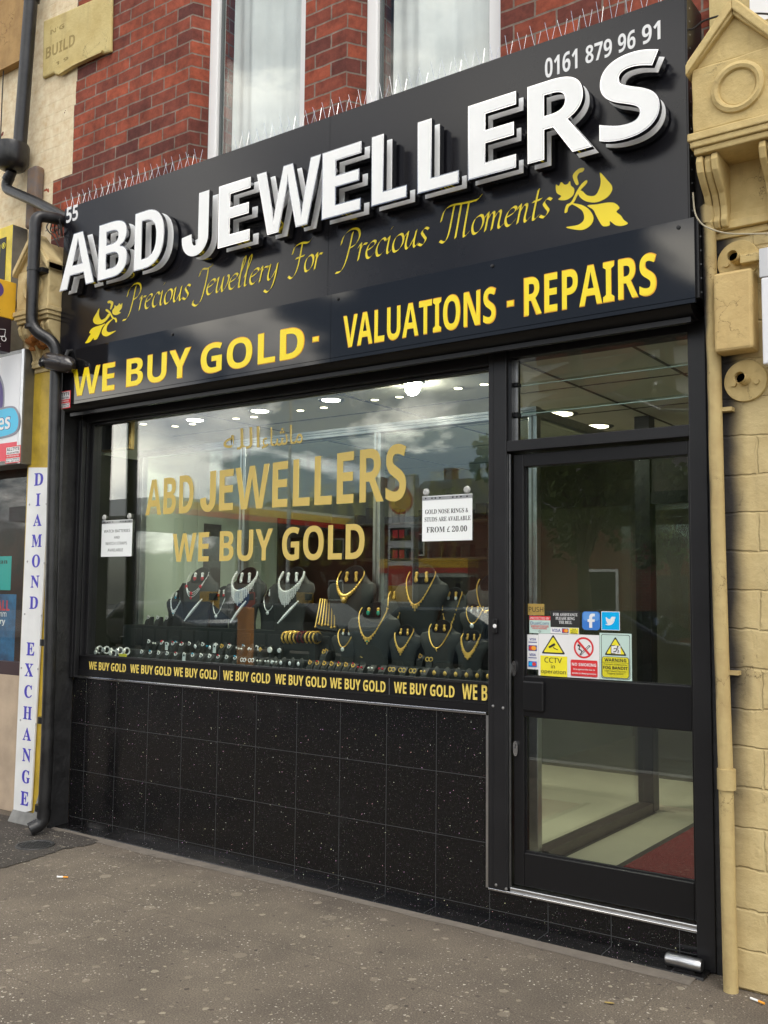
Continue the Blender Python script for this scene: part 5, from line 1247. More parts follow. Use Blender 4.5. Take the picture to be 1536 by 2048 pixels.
# ------------------------------------------------------------------ the stepped display and its jewellery
ds = thing('display_steps', 'black suede display steps filling the bottom of the shop window', 'display stand', (1.4, .27, 1.0))
T1, T2, T3 = 1.078, 1.135, 1.292
B('front_step', VELVET2, ds, (-.07, 2.985, .125, .215, 1.0, T1)); B('middle_step', VELVET2, ds, (-.07, 2.985, .216, .340, 1.0, T2)); B('back_step', VELVET2, ds, (-.07, 2.985, .341, .494, 1.0, T3))
mb = MB()
for i in range(24): x = .02+i*.125; mb.box(x, x+.105, .3355, .3405, T2+.02, T3-.02)
mb.build('padded_panels', VELVET, ds, bevel=.002)

def bust_mesh(w, h, d):
    """neck and shoulders display form: the neck is cut on a slant so that its oval shows to the street"""
    mb = MB(); n = 22; rr = []
    for z, hw, hd, yo in ((0, .30, .16, .0), (.12, .29, .17, -.0), (.35, .33, .19, .02), (.52, .43, .21, .06), (.63, .47, .20, .12), (.72, .42, .19, .17)):
        rr.append([(hw*w*math.cos(2*math.pi*j/n), (yo+hd*math.sin(2*math.pi*j/n))*d, z*h) for j in range(n)])
    for k_, (hw, hd, sl_) in enumerate(((.30, .17, .08), (.225, .16, .145), (.205, .155, .155))):
        zc = (.74, .80, .835)[k_]
        rr.append([(hw*w*math.cos(2*math.pi*j/n), (.20-.02*k_+hd*math.sin(2*math.pi*j/n))*d, (zc+sl_*math.sin(2*math.pi*j/n))*h) for j in range(n)])
    return mb.rings(rr)
def neck(w, h, d, phi, out=1.0, drop=0, fwd=.0):
    """point on the slanted neck oval; phi=0 top, pi bottom"""
    return Vector((math.sin(phi)*.205*w*out, (.16+.155*math.cos(phi)*out)*d-fwd, (.835+.155*math.cos(phi)*out)*h-drop))
bust_kinds = {}
BUSTS = []
def bust(px, pyb, pyt, y, zb, wr, label, group):
    q = atY(px, pyb, y); top = atY(px, pyt, y); h = max(.06, top.z-zb)/.99; w = h*wr; d = h*.55
    key = (round(h, 2), wr)
    if key not in bust_kinds:
        bust_kinds[key] = (bust_mesh(w, h, d).mesh('bust', VELVET, smooth=True), w, h, d)
    me, w, h, d = bust_kinds[key]
    t = thing('bust_stand', label, 'jewellery bust', (q.x, y, zb), group)
    link('form', me, t)
    MB().rings([[Vector((q.x, y, zb))+neck(w, h, d, 2*math.pi*i/20, s_, 0, .0015) for i in range(20)] for s_ in (.97, .02)]).build('neck_face', DARKV, t)
    MB().tube([Vector((q.x, y, zb))+neck(w, h, d, 2*math.pi*i/20) for i in range(21)], .0022, 5).build('neck_rim', VELVET2, t)
    BUSTS.append((t, w, h, d)); return len(BUSTS)-1
def w_(i, v): return BUSTS[i][0].location+v
def necklace(i, label, mat, style, gem=None, drop=.12, out=1.12, reach=1.95):
    t, w, h, d = BUSTS[i]
    pts = []
    for k_ in range(29):
        phi = math.pi+reach*(k_-14)/14
        s_ = max(0, -math.cos(phi))
        p = neck(w, h, d, phi, out, drop*h*s_**2.2, .012*h/.3+.10*d*s_)
        pts.append(w_(i, p))
    mid = pts[14]
    o = thing('necklace', label, 'necklace', mid)
    if style in ('chain', 'chain_drop', 'crescent', 'vee'):
        MB().tube(pts, .0034 if h > .2 else .0027, 5).build('chain', mat, o)
    mb = MB()
    if style == 'beads':
        for k_, p in enumerate(pts):
            r = .006+.0085*max(0, 1-abs(k_-14)/9)
            mb.ball(p, r if 4 < k_ < 24 else .004, 7, 5)
        mb.ball(mid+Vector((0, -.004, -.022)), .019, 8, 6); mb.ball(mid+Vector((-.018, -.003, -.008)), .009, 7, 5); mb.ball(mid+Vector((.018, -.003, -.008)), .009, 7, 5); mb.ball(mid+Vector((0, -.004, -.037)), .006, 6, 4)
        mb.tube(pts, .0035, 5); mb.build('bead_string', mat, o, smooth=True)
    elif style == 'collar':
        for k_, p in enumerate(pts):
            mb.ball(p, .0075, 6, 4)
            L_ = int(2+7.5*max(0, 1-abs(k_-14)/11))
            for j in range(L_):
                mb.ball(p+Vector((rng.uniform(-.001, .001), -.002, -.0095*(j+1))), .0056 if j < L_-1 else .0046, 6, 4)
        for j in range(4): mb.ball(mid+Vector((0, -.003, -.06-.010*j)), .0045-.0006*j, 6, 4)
        mb.build('stone_fringe', mat, o)
    elif style == 'garnet':
        for lp in range(3):
            pl = [p+Vector((0, -.002, -.014*lp*math.sin(min(1, max(0, (k_-5)/18))*math.pi))) for k_, p in enumerate(pts)]
            mb.tube(pl, .0021, 4)
        for p in pts[::2]: mb.ball(p, .0042, 5, 4)
        mb.build('chain', mat, o)
        g = MB()
        for k_ in (8, 14, 20): g.ball(pts[k_]+Vector((0, -.004, -.006)), .012, 8, 6, (1, .6, 1.1))
        g.ball(mid+Vector((0, -.004, -.034)), .010, 8, 6, (.9, .6, 1.1)); g.build('stones', gem, o)
    elif style == 'crescent':
        for k_ in range(4, 25):
            s_ = max(.0, 1-abs(k_-14)/11)
            for j in range(1+int(4*s_)): mb.ball(pts[k_]+Vector((0, -.002, -.007*j)), .0056, 6, 4)
        mb.build('filigree', mat, o)
    elif style == 'vee':
        for k_ in range(7, 22):
            s_ = max(.0, 1-abs(k_-14)/8)
            for j in range(1+int(5*s_*s_)): mb.ball(pts[k_]+Vector((0, -.002, -.0062*j)), .0050, 6, 4)
        mb.build('filigree', mat, o)
        g = MB(); g.ball(mid+Vector((0, -.003, -.018)), .006, 7, 5); g.build('centre_piece', gem or mat, o)
    elif style == 'chain_drop':
        mb.ball(mid+Vector((0, -.003, -.012)), .0125, 8, 6, (1, .5, 1)); mb.ball(mid+Vector((0, -.003, -.001)), .004, 6, 4); mb.build('pendant', gem or mat, o, smooth=True)
    elif style == 'chain':
        mb.ball(mid+Vector((0, -.002, -.006)), .0045, 6, 4); mb.ball(mid+Vector((.004, -.002, -.014)), .003, 6, 4); mb.build('pendant', gem or mat, o)
    return o
def earrings(i, desc, mat, gem=None, long=1.0):
    t, w, h, d = BUSTS[i]
    for s, sd_ in ((-1, 'left'), (1, 'right')):
        p = w_(i, Vector((s*.085*w, .13*d-.004, .875*h)))
        o = thing('earring', desc % sd_, 'earring', p, 'earrings pinned on the busts')
        mb = MB(); mb.ball(p, .0062*h/.25+.0015, 6, 5)
        for j in range(int(1+2*long)): mb.ball(p+Vector((s*.0015*j, -.001-.002*j, -.009*(j+1))), .0052*h/.25+.0015, 6, 4)
        mb.build('hook', mat, o)
        g = MB(); g.ball(p+Vector((s*.002, -.005, -.009*(int(1+2*long)+1)-.002)), .0072*h/.25+.0018, 7, 5, (1, .7, 1.2)); g.build('drop', gem or mat, o)
BG = 'large black busts on the back step'; MG = 'small black busts on the middle step'
yb3 = .41
big = [(390, 1134, 'red stone'), (484, 1134, 'diamond fringe'), (578, 1134, 'broad silver fringe'), (697, 1131, 'gold bead'), (838, 1131, 'gold filigree'), (978, 1146, 'part hidden gold')]
names_big = []
for px, pt, nm in big:
    names_big.append(bust(px, 1255, pt, yb3, T3, .98, 'large black bust carrying the %s necklace' % nm, BG))
b0, b1, b2, b3, b4, b5 = names_big
necklace(b0, 'silver festoon necklace with three red stones, on the leftmost large bust', SILV, 'garnet', GEMR, .10, 1.1)
necklace(b1, 'silver diamond fringe necklace with long centre, second large bust', SILV, 'collar', None, .04, 1.22)
necklace(b2, 'broad bright silver fringe necklace on the third large bust', SILV, 'collar', None, .06, 1.15)
necklace(b3, 'heavy gold bead necklace beside the gold bangles', GOLD, 'beads', None, .12, 1.15)
necklace(b4, 'long gold filigree necklace with pointed pendant, right half of the window', GOLD, 'vee', GOLD, .22, 1.15)
necklace(b5, 'gold chain necklace half hidden behind the door mullion', GOLD, 'chain_drop', None, .25)
earrings(b0, 'red stone earring on the leftmost large bust, %s of the pair', SILV, GEMR, .5)
earrings(b1, 'long diamond earring on the second large bust, %s of the pair', SILV, None, 1.5)
earrings(b2, 'silver chandelier earring on the third large bust, %s of the pair', SILV, None, 1.2)
earrings(b3, 'gold drop earring above the heavy bead necklace, %s of the pair', GOLD, None, 1)
earrings(b4, 'gold filigree earring above the pointed gold pendant, %s of the pair', GOLD, None, 1)
mid_ = [(352, 1255, 1178, .45, T3, 'small bust left of the red stone necklace', 'blue drop'), (438, 1255, 1172, .45, T3, 'small bust between the red stone and diamond necklaces', 'pink drop'), (541, 1255, 1170, .45, T3, 'small bust between the two silver fringe necklaces', 'clear drop'),
        (792, 1255, 1176, .45, T3, 'narrow bust left of the pointed gold necklace', 'rose'), (902, 1255, 1176, .45, T3, 'narrow bust right of the pointed gold necklace', 'clear stone')]
ids = [bust(px, pb, pt, y, z, .95, lb, 'smaller busts on the back step') for px, pb, pt, y, z, lb, _ in mid_]
necklace(ids[0], 'thin silver necklace with turquoise drops at the far left bust', SILV, 'vee', GEMB, .25)
necklace(ids[1], 'silver link necklace with a round drop beside the diamond fringe', SILV, 'chain_drop', SILV, .35)
necklace(ids[2], 'fine silver necklace with small drop between two fringe necklaces', SILV, 'chain_drop', SILV, .25)
necklace(ids[3], 'gold chain with rose coloured drop left of the pointed gold necklace', GOLD, 'vee', M('rose_gem', (.6, .25, .25), .2), .45)
necklace(ids[4], 'gold chain with clear stone drop right of the pointed gold necklace', GOLD, 'vee', PEARL, .45)
for i, nm in zip(ids, ('turquoise', 'pink', 'clear', 'rose', 'pearl')): earrings(i, nm+' earring on a narrow bust of the back step, %s of the pair', SILV if nm in ('turquoise', 'pink', 'clear') else GOLD, {'turquoise': GEMB, 'pink': GEMR, 'clear': SILV, 'rose': GOLD, 'pearl': PEARL}[nm], .7)
ym = .27
mids = [(742, 1300, 1204, 'green emerald', GOLD, 'vee', GEMG), (690, 1318, 1252, 'gold disc pendant', GOLD, 'chain_drop', PEARL), (806, 1318, 1250, 'gold v shaped', GOLD, 'vee', None), (878, 1306, 1240, 'plain gold tassel', GOLD, 'chain', None), (940, 1318, 1258, 'wide gold crescent', GOLD, 'crescent', None), (948, 1262, 1206, 'round silver pendant', GOLD, 'chain_drop', SILV)]
for px, pb, pt, nm, mt, st, gm in mids:
    yy_, zb = (ym, T2) if nm != 'round silver pendant' else (.36, T3)
    i = bust(px, pb, pt, yy_, zb, 1.12, 'small black bust carrying the %s necklace' % nm, MG)
    necklace(i, '%s necklace on a small bust, right half of the window' % nm, mt, st, gm, .24, 1.15)
    earrings(i, 'small earring above the '+nm+' necklace, %s of the pair', mt, {'green emerald': GEMG, 'gold disc pendant': PEARL, 'round silver pendant': PEARL}.get(nm), .3)
# silver bracelets lying across the large silver busts
for px0, py0, px1, py1, nm in ((369, 1241, 403, 1199, 'red stone'), (461, 1244, 491, 1203, 'second large'), (556, 1246, 596, 1203, 'third large')):
    a, b_ = atY(px0, py0, .32), atY(px1, py1, .345)
    o = thing('bracelet', 'silver stone bracelet laid slantwise below the %s bust\'s necklace' % nm, 'bracelet', a, 'silver bracelets on the back step')
    mb = MB()
    for k_ in range(15):
        p = a.lerp(b_, k_/14); r = .0055+.0055*math.sin(math.pi*k_/14)
        mb.ball(p, r, 6, 4)
    mb.build('links', SILV, o); MB().tube([a, b_], .003, 5).build('band', SILV, o)
# tray of gold chains and the roll of bangles
q0, q1, q2, q3 = atY(628, 1256, .36), atY(674, 1262, .36), atY(672, 1200, .43), atY(640, 1197, .43)
t = thing('chain_board', 'slanted black board of hanging gold chains beside the heavy gold necklace', 'jewellery board', (q0.x, .38, T3))
mb = MB(); mb.rings([[q0, q1, q2, q3], [p+Vector((0, .012, -.004)) for p in (q0, q1, q2, q3)]]); mb.build('board', VELVET, t)
for k_ in range(7):
    u = (k_+.5)/7; a = q3.lerp(q2, u)+Vector((0, -.006, 0)); b_ = q0.lerp(q1, u).lerp(a, rng.uniform(.02, .2))+Vector((0, -.006, 0))
    MB().tube([a, a.lerp(b_, .5)+Vector((.002, -.001, 0)), b_], .0036, 5).ball(b_, .0075, 6, 4).build('gold_chain', GOLD, t)
qa, qb = atY(572, 1275, .30), atY(634, 1275, .30)
t = thing('bangle_roll', 'black padded roll on the middle step holding the gold bangles', 'jewellery roll', (qa.x, .30, T2))
MB().tube([(qa.x-.02, .30, qa.z), (qb.x+.02, .30, qb.z)], .024, 16).build('roll', VELVET2, t, smooth=True); B('foot', VELVET2, t, (qa.x, qb.x, .285, .315, T2, qa.z-.02))
for k_ in range(9):
    u = k_/8; c = qa.lerp(qb, u); mt = GOLD if k_ not in (4, 5) else M('dark_ruby', (.12, .015, .02), .2) if k_ == 4 else bpy.data.materials['dark_ruby']
    ring = [c+Vector((rng.uniform(-.001, .001)+.004*math.sin(2*math.pi*j/20), .034*math.sin(2*math.pi*j/20), .034*math.cos(2*math.pi*j/20))) for j in range(21)]
    o = MB().tube(ring, .0048+(.003 if k_ in (1, 2) else 0), 6).build('bangle', mt)
    tag(o, '%s bangle, %s from the left on the padded roll' % ('dark red' if k_ in (4, 5) else 'gold', ordn[k_]), 'bangle', 'bangles on the padded roll')

# rows of little stands, each with its piece
ring_stand_me = MB().prism_yz([(-.026, 0), (-.018, .030), (.010, .058), (.024, .058), (.024, 0)], -.0195, .0195).mesh('stand', VELVET)
drop_stand_me = MB().rings([[(.016*math.cos(a_)*s_, -.010*math.sin(a_)*s_*.8+yo, z) for a_ in [2*math.pi*j/12 for j in range(12)]] for z, s_, yo in ((0, .8, 0), (.014, .95, 0), (.042, 1.4, .004), (.060, 1.1, .008), (.074, .4, .012))]).mesh('stand', VELVET, smooth=True)
def torus(r, th, tilt=0):
    return MB().tube([(r*math.cos(2*math.pi*j/14), math.sin(tilt)*r*math.sin(2*math.pi*j/14), math.cos(tilt)*r*math.sin(2*math.pi*j/14)) for j in range(15)], th, 5)
ringm = {m_.name: torus(.0098, .0034, .5).mesh('band', m_) for m_ in (GOLD, SILV)}
stonem = {m_.name: MB().ball((0, -.004, .010), .0058, 6, 5).mesh('stone', m_) for m_ in (GOLD, SILV, GEMR, GEMB, PEARL)}
hoopm = {m_.name: torus(.0105, .0026, .2).mesh('hoop', m_) for m_ in (GOLD, SILV)}
studm = {m_.name: MB().ball((0, -.003, 0), .0066, 6, 5).mesh('stud', m_) for m_ in (GOLD, SILV, GEMR, GEMB, PEARL)}
pendm = {m_.name: MB().ball((0, -.003, 0), .0110, 8, 6, (1, .4, 1.1)).ball((0, -.003, .011), .003, 5, 4).mesh('charm', m_) for m_ in (GOLD, SILV)}
def small(px, py, y, zb, kind, mt, gem, where):
    x = atY(px, py, y).x
    pend = kind == 'pendant'
    t = thing('ring_stand' if kind == 'ring' else 'pendant_stand' if pend else 'earring_stand', 'little black %s stand, %s' % (kind, where), 'jewellery stand', (x, y, zb), 'little black stands in the window rows')
    link('pad', drop_stand_me if pend else ring_stand_me, t)
    colr = 'gold' if mt is GOLD else 'silver'
    if kind == 'ring':
        o = thing('ring', '%s ring on its stand, %s' % (colr, where), 'ring', (x, y-.010, zb+.054), 'rings in the window rows')
        link('band', ringm[mt.name], o); link('stone', stonem[(gem or mt).name], o)
    elif kind == 'pendant':
        o = thing('pendant', '%s pendant on its stand, %s' % (colr, where), 'pendant', (x, y-.016, zb+.042), 'pendants in the window rows')
        link('charm', pendm[mt.name], o)
    else:
        for s, sdn in ((-1, 'left'), (1, 'right')):
            o = thing('earring', '%s %s earring of the pair, %s' % (sdn, colr, where), 'earring', (x+s*.011, y-.018, zb+.046), 'earrings in the window rows')
            if kind == 'hoop': link('hoop', hoopm[mt.name], o)
            else: link('stud', studm[(gem or mt).name], o)
ys1 = .172
k_ = 0
seq = []
for i in range(12): seq.append((285+i*17, 'ring', SILV, [SILV, None, GEMB, GEMR, PEARL][(i*7) % 5]))
for i, kd in enumerate(('hoop', 'hoop', 'stud', 'stud', 'stud')): seq.append((490+i*16, kd, SILV, [None, None, PEARL, SILV, SILV][i]))
for i in range(4): seq.append((548+i*17.5, 'pendant', SILV, None))
for i in range(7): seq.append((622+i*14.4, 'ring', GOLD, [None, GEMR, None, None, GEMR, None, GEMR][i]))
for i, (kd, mt, gm) in enumerate((('stud', GOLD, GEMR), ('stud', SILV, PEARL), ('stud', GOLD, GEMR), ('hoop', GOLD, None), ('hoop', GOLD, None), ('hoop', GOLD, None), ('stud', GOLD, GOLD))): seq.append((724+i*21, kd, mt, gm))
for i in range(6): seq.append((872+i*21.5, 'pendant', GOLD, None))
for i, (px, kd, mt, gm) in enumerate(seq):
    small(px, 1330+(px-283)*.045, ys1, T1, kd, mt, gm, '%s from the left in the front row' % (ordn[i] if i < 30 else ['thirty-first', 'thirty-second', 'thirty-third', 'thirty-fourth', 'thirty-fifth', 'thirty-sixth', 'thirty-seventh', 'thirty-eighth', 'thirty-ninth', 'fortieth', 'forty-first', 'forty-second', 'forty-third', 'forty-fourth', 'forty-fifth', 'forty-sixth'][i-30]))
n_ = 0
for px, kd, mt, gm in ((325, 'ring', SILV, GEMR), (348, 'ring', SILV, GEMR), (366, 'ring', SILV, GEMR), (395, 'pendant', SILV, None), (424, 'pendant', SILV, None), (432, 'ring', SILV, None), (446, 'ring', GOLD, None), (460, 'ring', SILV, None), (485, 'stud', SILV, PEARL), (504, 'stud', SILV, SILV), (524, 'stud', SILV, SILV), (732, 'hoop', GOLD, None), (862, 'hoop', GOLD, None), (650, 'ring', GOLD, None)):
    small(px, 1292, .262, T2, kd, mt, gm, '%s from the left on the middle step' % ordn[n_]); n_ += 1
n_ = 0
for px in (298, 317, 335): small(px, 1262, .40, T3-.0, 'ring', SILV, None, '%s from the left on the back step\'s left end' % ordn[n_]); n_ += 1
n_ = 0
for i in range(24):
    px = 300+i*13.5 if i < 18 else 655+(i-18)*47
    small(px, 1275, .318, T2, ('ring', 'stud', 'ring', 'pendant')[i % 4], SILV if i < 18 else GOLD, [SILV, PEARL, GEMR, None, GEMB][i % 5] if i < 18 else None, '%s from left, row against back step' % ordn[n_]); n_ += 1
# watches on cuffs at the left end
for i, (px, py) in enumerate(((186, 1310), (199, 1306), (213, 1310), (227, 1312), (240, 1306), (253, 1312), (196, 1322), (226, 1324))):
    y = .15 if i < 6 else .135
    q = atY(px, py, y); z = T1+.032+(.02 if i < 6 else 0)
    t = thing('wrist_watch', '%s watch, %s in the heap at the left end' % (['silver', 'gold rimmed'][i % 2], ordn[i]), 'watch', (q.x, y, z), 'watches at the left end of the window')
    MB().tube([(q.x+.004*math.cos(2*math.pi*j/18), y+.020*math.cos(2*math.pi*j/18), z+.022*math.sin(2*math.pi*j/18)) for j in range(19)], .0055, 6).build('strap', SILV if i % 3 else VELVET, t)
    MB().lathe([(0, -.008), (.013, -.007), (.015, 0)], (q.x-.003, y-.018, z+.004), 14, 'Y').build('face', PEARL if i % 2 else SILV, t)
q = atY(246, 1325, .135)
t = B('yellow_card', YEL, None, (q.x-.035, q.x+.035, .128, .134, T1, T1+.036)); tag(t, 'small yellow card standing beside the watches, left end of the window', 'card')
for px, py, y, z, nm in ((333, 1300, .235, T2, 'left of three, below the red stone necklace'), (368, 1320, .132, T1, 'lowest of three, in the front row'), (429, 1303, .235, T2, 'right of three, below the diamond fringe')):
    q = atY(px, py, y); t = thing('price_tag', 'white price tag, '+nm, 'price tag', (q.x, y, z), 'white price tags'); B('card', PAPER, t, (q.x-.014, q.x+.012, y-.001, y, z+.012, z+.062)); B('logo_patch', INK, t, (q.x-.007, q.x+.005, y-.0018, y-.0012, z+.046, z+.058))
for px, py, nm in ((524, 1297, 'square gold'), (543, 1299, 'round white'), (562, 1297, 'oval silver')):
    q = atY(px, py, .24); t = thing('watch_stand', nm+' dial watch on a dark cuff near the bangles', 'watch', (q.x, .24, T2))
    MB().lathe([(0, -.008), (.017 if 'round' in nm else .013, -.007), (.018 if 'round' in nm else .014, 0)], (q.x, .228, T2+.05), 16 if 'square' not in nm else 4, 'Y').build('dial', PEARL if 'round' in nm else GOLD if 'square' in nm else SILV, t); B('cuff', VELVET, t, (q.x-.012, q.x+.012, .228, .25, T2, T2+.075))

# ================================================================== across the road: what the glass and the black panels mirror
def house(x, y, w, d, he, hr, label, wall):
    t = thing('brick_house', label, 'house', (x, y, 0), 'houses beyond the petrol station')
    wl = B('wall', wall, t, (x-w/2, x+w/2, y-d, y, 0, he))
    MB().prism_yz([(y+.3, he), (y-d-.3, he), (y-d/2, hr)], x-w/2-.1, x+w/2+.1).build('roof', ROOFM, t)
    B('chimney', wall, t, (x+w/2-1.2, x+w/2-.5, y-d/2-.4, y-d/2+.3, he+.6, hr+1.2))
    for fl in (1.0, 3.7):
        for u in (-.28, .28):
            wn = B('window', UPVC, t, (x+u*w-.6, x+u*w+.6, y, y+.05, fl, fl+1.3)); B('pane', DARK, wn, (x+u*w-.52, x+u*w+.52, y+.05, y+.06, fl+.08, fl+1.22))
    B('door', DKWOOD, t, (x-.45, x+.45, y, y+.05, 0, 2.1))
ROOFM = M('dark_roof_tile', (.055, .047, .043), .7, var=(3, .3))
for px, D, w, hr, lb in ((735, 46, 9, 8.4, 'red brick house mirrored behind the totem sign in the window'), (905, 44, 9, 8.6, 'red brick house mirrored behind the right paper notice'), (1125, 33, 9, 7.6, 'red brick house mirrored under the tree in the door glass'), (1345, 24, 8, 6.4, 'red brick house mirrored at the right edge of the door glass'), (585, 52, 12, 9.0, 'brick house with gable mirrored behind the canopy')):
    p = across(px, 1170, D); house(p.x, p.y, w, 8, hr-2.6, hr, lb, BRICK_FAR)
# petrol station canopy
c0 = across(338, 1026, 31)
zb_ = c0.z; X1, Y1 = c0.x, c0.y
t = thing('canopy', 'petrol station canopy with yellow and red fascia, mirrored in the window', 'canopy', (X1-7, Y1-9, 0))
B('roof', M('canopy_white', (.55, .56, .57), .5), t, (X1-14, X1-.05, Y1-22, Y1-.05, zb_+.02, zb_+.9))
fy = M('canopy_yellow', (.75, .42, .02), .4); frd = M('canopy_red', (.55, .05, .03), .4)
B('fascia', fy, t, (X1-.05, X1+.05, Y1-22, Y1, zb_+.32, zb_+.72), (X1-1.6, X1-.05, Y1-.05, Y1+.05, zb_+.32, zb_+.72))
B('red_band', frd, t, (X1-.05, X1+.06, Y1-22, Y1, zb_, zb_+.30), (X1-1.6, X1-.05, Y1-.05, Y1+.06, zb_, zb_+.30)); B('white_end', LIGHTBOX, t, (X1-14, X1-1.6, Y1-.05, Y1+.05, zb_, zb_+.9))
for xx in (X1-2.5, X1-11):
    for yy_ in (Y1-3, Y1-11, Y1-19): B('column', GREYALU, t, (xx-.2, xx+.2, yy_-.2, yy_+.2, 0, zb_+.02))
for i, (dx, dy) in enumerate(((-2.5, -5.5), (-2.5, -8.5), (-2.5, -14), (-2.5, -17))):
    t = thing('fuel_pump', 'fuel pump under the canopy, %s from the road' % ordn[i], 'fuel pump', (X1+dx, Y1+dy, 0)); B('cabinet', frd if i % 2 else fy, t, (X1+dx-.3, X1+dx+.3, Y1+dy-.5, Y1+dy+.5, 0, 1.5)); B('display', DARK, t, (X1+dx+.3, X1+dx+.32, Y1+dy-.35, Y1+dy+.35, 1.0, 1.4))
p = across(916, 1150, 36)
t = thing('station_shop', 'low station shop with yellow and orange fascia, mirrored under the right notice', 'shop', (p.x, p.y, 0))
B('wall', BUILDW, t, (p.x-4.5, p.x+4.5, p.y-5, p.y, 0, 2.5)); B('fascia', fy, t, (p.x-4.6, p.x+4.6, p.y-5, p.y+.1, 2.75, 3.2)); B('red_band', frd, t, (p.x-4.6, p.x+4.6, p.y-5, p.y+.1, 2.5, 2.75)); B('window', DARK, t, (p.x-3.8, p.x+3.8, p.y, p.y+.05, .5, 2.3))
# totem price sign
p = across(806, 1000, 22)
hw = .52
t = thing('totem_sign', 'tall grey petrol price totem with a yellow and red scallop emblem, mirrored in the window', 'sign', (p.x, p.y, 0))
B('post', GREYALU, t, (p.x-hw, p.x+hw, p.y-.15, p.y+.1, 0, 5.3))
B('face', LIGHTBOX, t, (p.x-hw+.04, p.x+hw-.04, p.y+.1, p.y+.12, 1.2, 5.25))
fan = [(p.x-.16, 4.05), (p.x+.16, 4.05)] + [(p.x+.46*math.cos(rad(a_))*(1+.03*math.cos(a_*.7)), 4.45+.52*math.sin(rad(a_))) for a_ in range(-20, 201, 10)]
shape([fan], p.y+.135, frd, t, 'emblem'); shape([[(p.x+(x-p.x)*.82, 4.42+(z-4.42)*.82) for x, z in fan]], p.y+.15, fy, t, 'emblem')
for z in (3.2, 2.55): bd_ = B('price_panel', DARK, t, (p.x-.4, p.x+.4, p.y+.121, p.y+.135, z, z+.42)); B('digits', M('price_red', (.8, .04, .05), .4) if z > 3 else bpy.data.materials['price_red'], bd_, (p.x-.3, p.x-.1, p.y+.136, p.y+.14, z+.08, z+.34), (p.x-.05, p.x+.15, p.y+.136, p.y+.14, z+.08, z+.34))
B('yellow_panel', fy, t, (p.x-.46, p.x+.46, p.y+.121, p.y+.135, 1.25, 1.75)); B('red_panel', frd, t, (p.x-.46, p.x+.46, p.y+.121, p.y+.135, 1.76, 2.4))
# lamp post, bollard, tree, cars, railing
p = across(578, 1000, 20)
t = thing('street_lamp', 'grey street lamp with a long arm, mirrored in the middle of the window', 'street lamp', (p.x, p.y, 0))
zt = across(578, 800, 20).z+.3
MB().tube([(p.x, p.y, 0), (p.x, p.y, 1.2), (p.x, p.y, zt)], [.09, .075, .05], 10).build('pole', STEEL, t); MB().tube(bend([(p.x, p.y, zt-.1), (p.x-.15, p.y+.05, zt+.12), (p.x-.75, p.y+.25, zt+.02)]), .035, 8).build('arm', STEEL, t)
MB().ball((p.x-.9, p.y+.3, zt-.02), .2, 12, 8, (1.3, .6, .5)).build('lamp_head', GREYALU, t, smooth=True)
p = across(492, 1205, 8.5)
t = thing('traffic_bollard', 'orange bollard with a round blue arrow sign, mirrored between the busts', 'bollard', (p.x, p.y, -.13)); B('body', M('bollard_orange', (.75, .26, .02), .45), t, (p.x-.12, p.x+.12, p.y-.1, p.y+.1, -.13, 1.25), bevel=.03)
MB().lathe([(0, .0), (.17, .0), (.17, -.02)], (p.x, p.y+.12, 1.42), 24, 'Y').build('disc', M('sign_blue', (.02, .12, .45), .4), t); shape([[(p.x-.02, 1.52), (p.x+.02, 1.52), (p.x+.02, 1.40), (p.x+.07, 1.40), (p.x, 1.31), (p.x-.07, 1.40), (p.x-.02, 1.40)]], p.y+.125, VINYL_W, t, 'arrow_mark')
LEAF = M('leaf_green', (.12, .17, .04), .6, var=(1.2, .45)); BARK = M('bark', (.09, .065, .045), .9, var=(8, .4))
def tree(px, D, zc, R, label):
    p = across(px, 1100, D); t = thing('street_tree', label, 'tree', (p.x, p.y, 0)); r_ = random.Random(int(px))
    mb = MB().tube([(p.x, p.y, 0), (p.x+.05, p.y, 1.2), (p.x-.03, p.y, zc-R*.5)], [.16, .13, .08], 10)
    tips = []
    for i in range(9):
        a_ = i*2.4; e = Vector((p.x+R*.6*math.cos(a_), p.y+R*.6*math.sin(a_), zc+R*r_.uniform(-.1, .65))); tips.append(e)
        mb.tube([(p.x, p.y, zc-R*r_.uniform(.4, .9)), Vector((p.x, p.y, zc-R*.2)).lerp(e, .5)+Vector((0, 0, .1)), e], [.06, .035, .012], 6)
    mb.build('trunk', BARK, t)
    bm = bmesh.new()
    cl = [(Vector((p.x, p.y, zc)), R*.6)]+[(e, R*r_.uniform(.28, .45)) for e in tips]+[(Vector((p.x+r_.uniform(-1, 1)*R*.8, p.y+r_.uniform(-1, 1)*R*.8, zc+r_.uniform(-.5, .7)*R)), R*.3) for _ in range(10)]
    for c, rr_ in cl:
        for _ in range(int(260*(rr_/R*2)**1.5)+60):
            v = Vector((r_.gauss(0, 1), r_.gauss(0, 1), r_.gauss(0, 1))).normalized()*rr_*r_.random()**.4
            o = c+v-Vector((p.x, p.y, 0)); a = Vector((r_.gauss(0, 1), r_.gauss(0, 1), r_.gauss(0, 1))).normalized()*r_.uniform(.06, .13); b_ = a.orthogonal().normalized()*a.length*.7
            bm.faces.new([bm.verts.new(o-a), bm.verts.new(o+b_), bm.verts.new(o+a), bm.verts.new(o-b_)])
    me = bpy.data.meshes.new('crown'); bm.to_mesh(me); bm.free(); me.materials.append(LEAF); link('crown', me, t)
tree(1165, 12.4, 3.5, 1.75, 'leafy green street tree mirrored in the upper door glass')
tree(1350, 17, 3.2, 1.6, 'leafy street tree mirrored at the right edge of the door glass')
tree(960, 46, 5, 3.2, 'large tree standing by the houses beyond the station shop')
DARKRIM = M('dark_rim', (.03, .03, .03), .4)
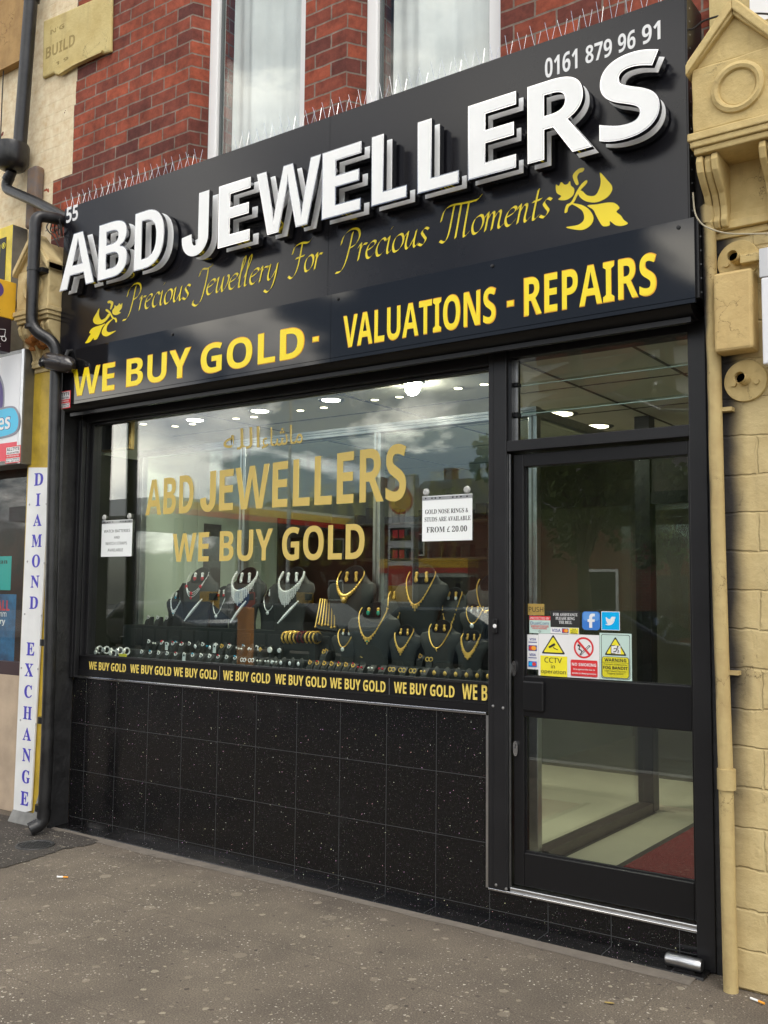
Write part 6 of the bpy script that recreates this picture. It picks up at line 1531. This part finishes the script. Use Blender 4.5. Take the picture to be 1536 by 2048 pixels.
def car(x, y, mat, label):
    t = thing('parked_car', label, 'car', (x, y, -.13), 'cars mirrored in the glass')
    z0 = -.13
    prof = [(-2.1, .35), (-2.12, .65), (-2.0, .85), (-1.3, .93), (-.7, 1.38), (.75, 1.40), (1.5, .98), (2.05, .92), (2.12, .6), (2.08, .35)]
    MB().prism([(x+a_, z0+b_) for a_, b_ in prof][::-1], y-.82, y+.82).build('body', mat, t, bevel=.05)
    gl = MB()
    for s in (-1, 1): gl.prism([(x+a_, z0+b_) for a_, b_ in [(-1.05, .97), (-.62, 1.31), (.68, 1.33), (1.2, 1.0)]][::-1], y+s*.825-.003, y+s*.825+.003)
    gl.build('side_window', M('car_glass', (.01, .012, .014), .05) if 'car_glass' not in bpy.data.materials else bpy.data.materials['car_glass'], t)
    for wx in (-1.3, 1.3):
        for s in (-1, 1):
            wh = MB().lathe([(.15, -.1), (.30, -.1), (.32, 0), (.30, .1), (.15, .1)], (x+wx, y+s*.75, z0+.32), 20, 'Y').build('wheel', INK, t); MB().lathe([(0, -.105), (.19, -.105), (.19, .105), (0, .105)], (x+wx, y+s*.75, z0+.32), 16, 'Y').build('rim', DARKRIM, wh)
for px, D, mt, lb in ((1190, 11.5, M('car_black', (.012, .013, .016), .15, coat=1), 'dark car on the far side of the road, mirrored in the door'), (900, 12.5, M('car_blue', (.012, .03, .05), .2, coat=1), 'dark blue car mirrored behind the right hand busts'), (600, 13.5, M('car_grey', (.05, .05, .052), .25, metal=.3), 'grey car mirrored behind the middle busts'), (330, 12.5, bpy.data.materials['car_black'], 'dark car mirrored at the left of the window')):
    p = across(px, 1200, D); car(p.x, p.y, mt, lb)
t = thing('railing', 'dark pedestrian railing along the far kerb', 'railing', (14, -15, 0))
B('rail', ALU2, t, (8, 20, -15.03, -14.97, 1.0, 1.05)); mb = MB()
for i in range(80): mb.cyl((8.05+i*.15, -15, 0), (8.05+i*.15, -15, 1.0), .009, seg=6)
mb.build('bars', ALU2, t)
t = B('brick_boundary_wall', M('pale_block_wall', (.34, .32, .28), .8, var=(1, .25)), None, (15, 34, -17.8, -17.55, 0, 1.0)); tag(t, 'low pale boundary wall beyond the far pavement, mirrored in the lower door pane', 'wall')
#END
